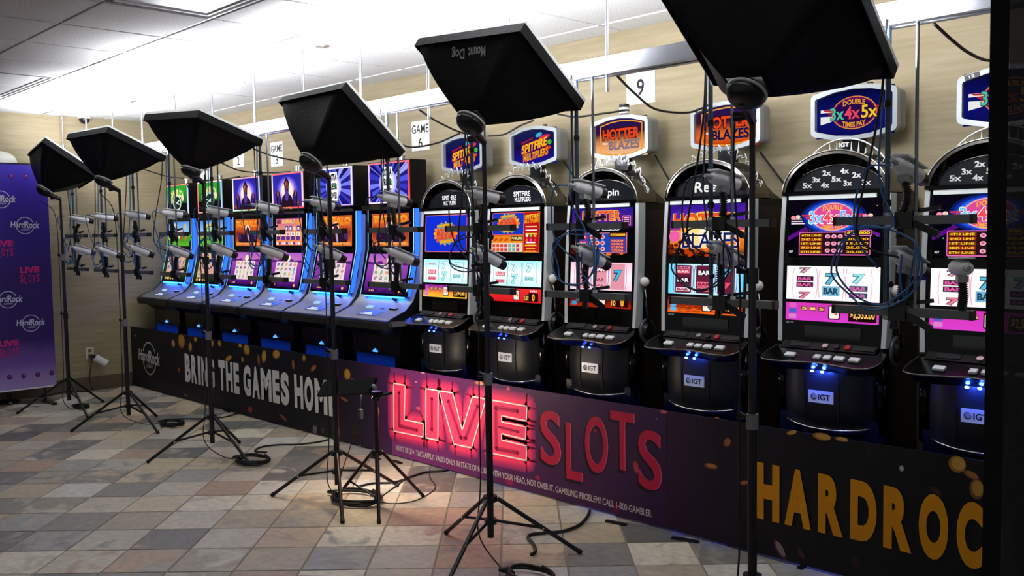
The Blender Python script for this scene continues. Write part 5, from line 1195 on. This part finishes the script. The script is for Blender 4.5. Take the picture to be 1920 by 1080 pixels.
swags = [
 ([(786, 206, 3.3), (820, 228, 3.7), (870, 250, 4.05), (893, 243, 4.2)], 'black cable sagging from rail to the first SPITFIRE topper'),
 ([(748, 270, 3.35), (775, 276, 3.6), (820, 268, 3.9), (862, 250, 4.2)], 'black cable crossing below the GAME 6 sign'),
 ([(915, 255, 4.2), (945, 252, 4.2), (975, 236, 4.22), (1000, 226, 4.22)], 'black cable linking the two SPITFIRE toppers'),
 ([(1046, 214, 4.1), (1080, 219, 4.1), (1130, 213, 4.15), (1172, 207, 4.24)], 'black cable running left from the striped candle'),
 ([(1157, 142, 3.25), (1190, 175, 3.5), (1230, 205, 3.8), (1290, 211, 4.1), (1330, 197, 4.22)], 'black cable sagging from rail to the big HOTTER BLAZES topper'),
 ([(1752, 45, 3.23), (1785, 75, 3.4), (1815, 98, 3.6), (1850, 113, 3.9), (1890, 112, 4.2)], 'black cable sagging from rail behind the black curtain'),
 ([(272, 318, 3.3), (310, 330, 3.8), (340, 334, 4.38), (400, 338, 4.38), (450, 331, 4.4)], 'black cable strung between the two green top screens'),
 ([(410, 303, 3.3), (450, 320, 3.9), (500, 324, 4.22), (545, 322, 4.24)], 'black cable sagging above the purple figures top screens'),
 ([(475, 279, 3.3), (510, 292, 3.7), (560, 303, 4.1), (600, 312, 4.25)], 'black cable sagging past the GAME 3 sign'),
 ([(1055, 300, 4.4), (1075, 330, 4.44), (1100, 375, 4.46)], 'black cable slanting down the wall left of the Spin machine'),
 ([(1228, 290, 4.4), (1250, 330, 4.44), (1272, 365, 4.46)], 'black cable slanting down the wall right of the Spin machine'),
 ([(1425, 285, 4.4), (1450, 318, 4.44), (1476, 352, 4.46)], 'black cable slanting down the wall right of the HOTTER BLAZES topper'),
 ([(770, 365, 4.36), (785, 378, 4.42), (800, 392, 4.46)], 'black cable slanting down beside the last starburst screen')]
for pts, lab in swags: cord('swag_cable', lab, [W(*p) for p in pts], .006, 'black cables strung along the wall')

# ------------------------------------------------------------------ light stands and softboxes
SB = {  # apex, corners A B C D of the open front
 1: ((-8.735, 2.83, 1.975), None), 2: ((-7.690, 2.848, 2.000), [(-8.024, 2.701, 2.378), (-7.336, 2.765, 2.379), (-7.379, 3.231, 2.179), (-8.067, 3.167, 2.178)]),
 3: ((-6.167, 2.875, 1.995), [(-6.475, 2.696, 2.38), (-5.789, 2.763, 2.342), (-5.845, 3.244, 2.185), (-6.531, 3.176, 2.224)]),
 4: ((-4.605, 2.849, 1.949), [(-4.947, 2.879, 2.346), (-4.257, 2.857, 2.341), (-4.247, 3.23, 1.996), (-4.938, 3.252, 2.001)]),
 5: ((-3.269, 2.877, 2.049), [(-3.59, 2.835, 2.462), (-2.901, 2.862, 2.423), (-2.934, 3.273, 2.126), (-3.623, 3.246, 2.165)]),
 6: ((-1.770, 2.80, 1.985), None)}
def shift(k, src, d):
    a, c = src; SB[k] = (tuple(Vector(a)+Vector(d)), [tuple(Vector(p)+Vector(d)) for p in c])
SB[1] = ((-8.80, 2.745, 1.967), [tuple(Vector(p)+Vector((.04, .043, 0))) for p in ((-9.22, 2.715, 2.33), (-8.537, 2.632, 2.39), (-8.462, 3.042, 2.096), (-9.144, 3.125, 2.036))])
SB[6] = ((-1.745, 2.77, 1.995), [tuple(Vector(p)+Vector((-.02, .026, .004))) for p in ((-2.034, 2.686, 2.41), (-1.348, 2.722, 2.354), (-1.393, 3.142, 2.07), (-2.079, 3.107, 2.126))])
for k_ in SB:      # set each box a little towards the room so it clears the hanging rods
    if k_ in (1, 6): continue
    a_, c_ = SB[k_]; a_ = Vector(a_); d_ = (EYE-a_).normalized()*.12; m_ = sum((Vector(p) for p in c_), Vector())/4
    SB[k_] = (a_+d_, [m_+(Vector(p)-m_)*.975+d_ for p in c_])
STAND = {1: (-8.74, 2.86, 0), 2: (-7.62, 2.947, -112), 3: (-6.139, 2.947, -112), 4: (-4.569, 2.948, -150), 5: (-3.235, 2.93, 170), 6: (-1.80, 2.90, -110)}
SLAB = {1: 'black rear of softbox leaning over the purple backdrop', 2: 'second black softbox from the left, above the wall outlet', 3: 'third black softbox, above the green top screens', 4: 'fourth black softbox, left of the GAME 6 sign', 5: 'black softbox with upside-down Mount Dog lettering', 6: 'largest black softbox, cut by the top of the picture'}
TLAB = {1: 'black tripod light stand in front of the purple backdrop', 2: 'black tripod light stand in front of the wall outlet', 3: 'black tripod light stand crossing the BRING THE GAMES banner', 4: 'black tripod light stand in front of the word HOME', 5: 'black tripod light stand in front of the LIVE SLOTS banner', 6: 'black light stand in front of the yellow HARDROCK banner'}
DIFFUSE = glow('#f7f8ff', SOFTBOX_POWER)
WHITEF = mat('white_diffuser_hem', '#e8e8e4', .7)
GREYCL = mat('grey_clamp', '#77797b', .4, .3)
def softbox(k):
    ap, C = Vector(SB[k][0]), [Vector(p) for p in SB[k][1]]
    c = (C[0]+C[1]+C[2]+C[3])/4; n = (c-ap).normalized()
    t = thing('softbox', SLAB[k], 'softbox', ap, 'softboxes on light stands')
    N, Mm = 8, 8
    def P(i, s, q):    # side i, s along side, q from apex to rim
        a, b = C[i]-ap, C[(i+1) % 4]-ap
        e = a.lerp(b, s); ax = n*(e.dot(n)); rad = e-ax
        sag = 1-.10*math.sin(math.pi*s)*math.sin(math.pi*min(1, q*1.05))
        return ax*q + rad*((q+.42*q*(1-q))*sag*.93+.07*(q > 0))
    for i in range(4):
        vs = [P(i, a/N, .10+.90*b/Mm) for b in range(Mm+1) for a in range(N+1)]
        fs = [(b*(N+1)+a, b*(N+1)+a+1, (b+1)*(N+1)+a+1, (b+1)*(N+1)+a) for b in range(Mm) for a in range(N)]
        o = obj('side_panel', MB().add(vs, fs).mesh('side_panel', FABRIC, 'all'), t)
        so = o.modifiers.new('thick', 'SOLIDIFY'); so.thickness = .003; so.offset = 0
        if k == 5 and i == 0:
            a, b = C[0]-ap, C[1]-ap; ex = (a-b).normalized(); m0 = P(0, .50, .84); m1 = P(0, .50, .66); ey = (m1-m0); ey = (ey-ex*ey.dot(ex)).normalized(); nn = ex.cross(ey)
            A = Art(m0+nn*.004+ey*.006, ex, ey); A.text('Mount', -.12, 0, -.012, .046, '#a0a0a2', .02); A.text('Dog', .012, -.012, .095, .046, '#a0a0a2', .02); A.build('lettering', o)
    lip = [C[i]-ap for i in range(4)]
    def band(name, off0, off1, grow, m):
        mb = MB(); cc = c-ap
        for i in range(4):
            a, b = lip[i], lip[(i+1) % 4]
            ga, gb = (a-cc)*(1+grow), (b-cc)*(1+grow)
            mb.add([cc+ga+n*off0, cc+gb+n*off0, cc+gb+n*off1, cc+ga+n*off1, cc+ga*.985+n*off0, cc+gb*.985+n*off0, cc+gb*.985+n*off1, cc+ga*.985+n*off1], [(0, 1, 2, 3), (4, 7, 6, 5), (0, 4, 5, 1), (3, 2, 6, 7)])
        return obj(name, mb.mesh(name, m), t)
    band('rim_band', -.035, .012, .012, FABRIC)
    band('white_hem', .012, .026, .012, WHITEF)
    cc = c-ap; q = [cc+(p-cc)*.985+n*.016 for p in lip]; q2 = [p+n*-.004 for p in q]
    dm = MB(); dm.add(q, [(0, 1, 2, 3)]); df = dm.mesh('diffuser', DIFFUSE)
    if df.polygons[0].normal.dot(n) < 0: df.flip_normals()
    obj('diffuser', df, t)
    obj('inner_lining', MB().add([p-n*.006 for p in q], [(0, 1, 2, 3)]).mesh('inner_lining', FABRIC), t)
    # lamp holder at the narrow end
    hd = obj('lamp_head', MB().tube([n*.035, n*.012, n*-.008, n*-.026, n*-.04], [.05, .064, .067, .055, .032], 24).mesh('lamp_head', BLACK, True), t)
    obj('head_highlight', MB().tube([n*.012+ (n.orthogonal().normalized()*math.cos(a)+n.cross(n.orthogonal().normalized())*math.sin(a))*.066 for a in [2*math.pi*i/24 for i in range(24)]], .006, 6, closed=True).mesh('head_highlight', mat('edge_highlight', '#b5b6b4', .3), 'all'), hd)  # pale ring stands in for the highlight along the lamp head's edge
    sx, sy_, _ = STAND[k]; top = Vector((sx, sy_, ap.z-.075))-ap
    br = obj('tilt_bracket', MB().tube([n*-.03, (n*-.03+top)/2+Vector((0, 0, .01)), top], [.018, .020, .016], 10).mesh('tilt_bracket', BLACK, True), t)
    obj('tilt_knob', MB().cyl((0, 0, 0), (-.055, -.02, -.005), .013, .018, 10).mesh('tilt_knob', BLACK, True), br, top*.75)
    return t
def stand(k):
    x, y, rot = STAND[k]; zt = SB[k][0][2]-.075
    t = thing('light_stand', TLAB[k], 'light stand', (x, y, 0), 'black tripod light stands')
    obj('lower_tube', MB().cyl((0, 0, .10), (0, 0, .86), .0165, .0165, 14).mesh('lower_tube', BLACKM, True), t)
    obj('middle_tube', MB().cyl((0, 0, .84), (0, 0, 1.38), .0135, .0135, 14).mesh('middle_tube', BLACKM, True), t)
    obj('upper_tube', MB().cyl((0, 0, 1.36), (0, 0, zt), .0105, .0105, 14).mesh('upper_tube', BLACKM, True), t)
    for z in (.86, 1.38):
        cl = obj('clamp', MB().cyl((0, 0, z-.03), (0, 0, z+.025), .022, .022, 12).mesh('clamp', GREYCL if (z < 1) == (k != 1) else BLACK, True), t)
        obj('knob', MB().cyl((-.02, -.008, z+.012), (-.05, -.016, z+.02), .008, .015, 8).mesh('knob', BLACK, True), cl)
    obj('leg_collar', MB().cyl((0, 0, .272), (0, 0, .30), .034, .034, 14).mesh('leg_collar', BLACK, True), t)
    obj('brace_collar', MB().cyl((0, 0, .165), (0, 0, .19), .030, .030, 14).mesh('brace_collar', BLACK, True), t)
    for i in range(3):
        a = math.radians(rot+120*i); d = Vector((math.cos(a), math.sin(a), 0)); s = Vector((-d.y, d.x, 0))
        h = d*.035+Vector((0, 0, .285)); f = d*.425+Vector((0, 0, .012)); m = h.lerp(f, .55)
        lg = obj('leg', MB().tube([h, f], .0105, 10).mesh('leg', BLACKM, True), t)
        obj('leg_foot', MB().tube([h.lerp(f, .975), f+(f-h)*.018-Vector((0, 0, .0))], .0125, 8).mesh('leg_foot', RUBBER, True), lg)
        obj('brace', MB().tube([d*.028+Vector((0, 0, .178)), m], .0075, 8).mesh('brace', BLACKM, True), t)
        obj('rivet', MB().tube([m-s*.014, m+s*.014], .005, 8).mesh('rivet', CHROME, True), t)
    return t
BOXES = {}
for k in range(1, 7): BOXES[k] = softbox(k); stand(k)

# power cords of the softboxes: down the pole into a coil on the floor
for k, (coil, cr) in {1: ((-8.79, 2.98), .07), 2: ((-7.42, 3.22), .10), 3: ((-5.78, 3.06), .12), 4: ((-4.50, 3.03), .15), 5: ((-2.90, 2.86), .10), 6: ((-1.55, 3.1), .1)}.items():
    ap = Vector(SB[k][0]); x, y, _ = STAND[k]
    dx = -.035
    pts = [ap+Vector((-.03, -.02, -.09)), Vector((x+dx*1.6, y-.03, 1.75)), Vector((x+dx, y-.022, 1.3)), Vector((x+dx*1.2, y-.02, .8)), Vector((x+dx*1.1, y-.025, .36)), Vector((x+dx*1.8+.02, y-.04, .12)), Vector((x*.55+coil[0]*.45, y*.5+coil[1]*.5-.06, .03)), Vector((coil[0]-cr, coil[1]-.03, .014))]
    O = ap
    t = obj('power_cord', MB().tube([p-O for p in spline(pts, 5)], .0035, 6).mesh('power_cord', RUBBER, 'all'), BOXES[k])
    ring = []
    for q in range(34):
        a = 2*math.pi*q/12+math.pi; r = cr*(1+.07*math.sin(q*1.7)); ring.append(Vector((coil[0]+r*math.cos(a)*1.15, coil[1]+r*math.sin(a)*.8, .010+.011*(q/12)))-O)
    cl = obj('coil', MB().tube(spline(ring, 3), .0075, 6).mesh('coil', RUBBER, 'all'), t)
    obj('plug_joint', MB().tube([Vector((coil[0]-cr*1.5, coil[1]-.05, .02))-O, Vector((coil[0]-cr*1.1, coil[1]-.03, .024))-O, Vector((coil[0]-cr*.7, coil[1]-.04, .02))-O], [.009, .018, .012], 8).mesh('plug_joint', BLACK, 'all'), t)
    obj('tape', MB().box(coil[0]+cr*.75-O.x, coil[0]+cr*.75+.07-O.x, coil[1]-.05-O.y, coil[1]-.01-O.y, .001-O.z, .004-O.z).mesh('tape', TAPE), t)
# extension cables across the floor
def fl(px, py, z=.008): return at(px, py, 2, z)
runs = [([(318, 786), (345, 785), (385, 785), (420, 782), (445, 775), (470, 770)], 'black extension cable between second and third tripods', .006),
 ([(500, 848), (478, 846), (490, 838), (520, 834), (560, 833), (600, 828), (615, 824)], 'black extension cable between third and fourth tripods', .0065),
 ([(672, 912), (700, 906), (740, 904), (775, 892), (800, 885), (830, 883), (850, 878)], 'black extension cable from small tripod to the banner foot', .0065),
 ([(700, 940), (740, 944), (780, 938), (812, 920), (815, 908), (806, 895), (806, 876)], 'thin black lead curving from the small tripod to banner', .003),
 ([(996, 1040), (1004, 1034), (1000, 1020), (990, 1008), (997, 1002), (1020, 999), (1055, 996), (1085, 985), (1100, 970), (1106, 957)], 'thick black extension cable at the right of the LIVE SLOTS tripod', .0085)]
for pts, lab, r in runs: cord('extension_cable', lab, [fl(a, b, r+.001) for a, b in pts], r, 'extension cables on the floor')
for i, (px, py, w, r, lab) in enumerate(((1285, 1012, .14, 35, 'short black foot bar sticking out under yellow lettering banner'), (1155, 980, .12, 30, 'short black foot bar under the word GAMBLER'), (1503, 1063, .05, 110, 'small black peg under the yellow letters'), (702, 858, .12, 20, 'short black foot bar under magenta banner left end'), (745, 866, .10, 15, 'second black foot bar under magenta banner left end'), (448, 770, .10, 20, 'short black foot bar under the word THE'), (425, 770, .14, 12, 'thin black foot bar left of the word THE'))):
    p = fl(px, py, .006); a = math.radians(r-20); o = obj('banner_foot', MB().obox((0, 0, 0), (math.cos(a), math.sin(a), 0), (-math.sin(a), math.cos(a), 0), (0, 0, 1), w, .022, .010).mesh('banner_foot', BLACK), None, p); h_ = (b0, b1, b2, b3)[0 if p.x < XS else 1 if p.x < XB else 2 if p.x < XC else 3]; o.parent = h_; o.location = p-h_.location

# small tripod with the LED panel that lights the magenta banner
t = thing('small_tripod', 'small black tripod stand in front of the magenta banner edge', 'tripod', (-4.301, 3.041, 0))
obj('column', MB().cyl((0, 0, .02), (0, 0, .60), .014, .012, 12).mesh('column', BLACKM, True), t)
obj('leg_collar', MB().cyl((0, 0, .30), (0, 0, .33), .03, .03, 12).mesh('leg_collar', BLACK, True), t)
obj('brace_collar', MB().cyl((0, 0, .045), (0, 0, .07), .024, .024, 12).mesh('brace_collar', BLACK, True), t)
for a in (-159, -35, 85):
    a = math.radians(a); d = Vector((math.cos(a), math.sin(a), 0)); h, f = d*.03+Vector((0, 0, .315)), d*.30+Vector((0, 0, .010)); m = h.lerp(f, .6)
    lg = obj('leg', MB().tube([h, f], .0095, 10).mesh('leg', BLACKM, True), t); obj('leg_foot', MB().tube([h.lerp(f, .97), f+(f-h)*.02], .0115, 8).mesh('leg_foot', RUBBER, True), lg)
    obj('brace', MB().tube([d*.02+Vector((0, 0, .058)), m], .006, 8).mesh('brace', BLACKM, True), t)
obj('ball_head', MB().sphere((0, 0, .62), .024, 12, 8).mesh('ball_head', BLACK, 'all'), t)
hd = obj('head_clamp', MB().box(-.03, .03, -.03, .03, .642, .662).mesh('head_clamp', BLACK), t)
obj('head_lever', MB().tube([(.02, .01, .632), (.075, .06, .655)], [.008, .01], 8).mesh('head_lever', BLACK, True), hd)
e1 = Vector((-1, 0, -.15)).normalized(); nd = Vector((0, .76, -.65)); nd = (nd-e1*nd.dot(e1)).normalized(); e2 = nd.cross(e1)
pc = Vector((-4.33, 3.045, .69))+e1*.27
t = thing('led_panel', 'flat black LED light panel tilted at the banner on the small tripod', 'lamp', pc)
obj('housing', MB().obox((0, 0, 0), e1, e2, nd, .54, .10, .02).mesh('housing', mat('matte_black', '#050506', .75, spec=.2)), t)
obj('led_face', MB().obox(nd*.0115, e1, e2, nd, .50, .085, .003).mesh('led_face', glow('#ffe6c8', 70.0)), t)
obj('yoke', MB().tube([e1*-.27, e1*-.295+Vector((0, 0, -.01))], .012, 8).mesh('yoke', SILVER, True), t)
p0 = pc+e1*-.16
Q = [Vector((0, 0, -.02)), Vector((-.01, -.005, -.10)), Vector((-.03, -.01, -.2)), Vector((-.09, -.03, -.36)), Vector((-.17, -.05, -.55)), Vector((-.20, -.03, -.69)), Vector((-.10, .0, -.722))]
t2 = obj('power_lead', MB().tube(spline(Q, 5), .003, 6).mesh('power_lead', RUBBER, 'all'), t, p0-pc)
obj('switch_box', MB().obox((-.012, -.006, -.16), (1, 0, 0), (0, 1, 0), (0, 0, 1), .028, .02, .055).mesh('switch_box', mat('switch_grey', '#3a3c3e', .4)), t2)
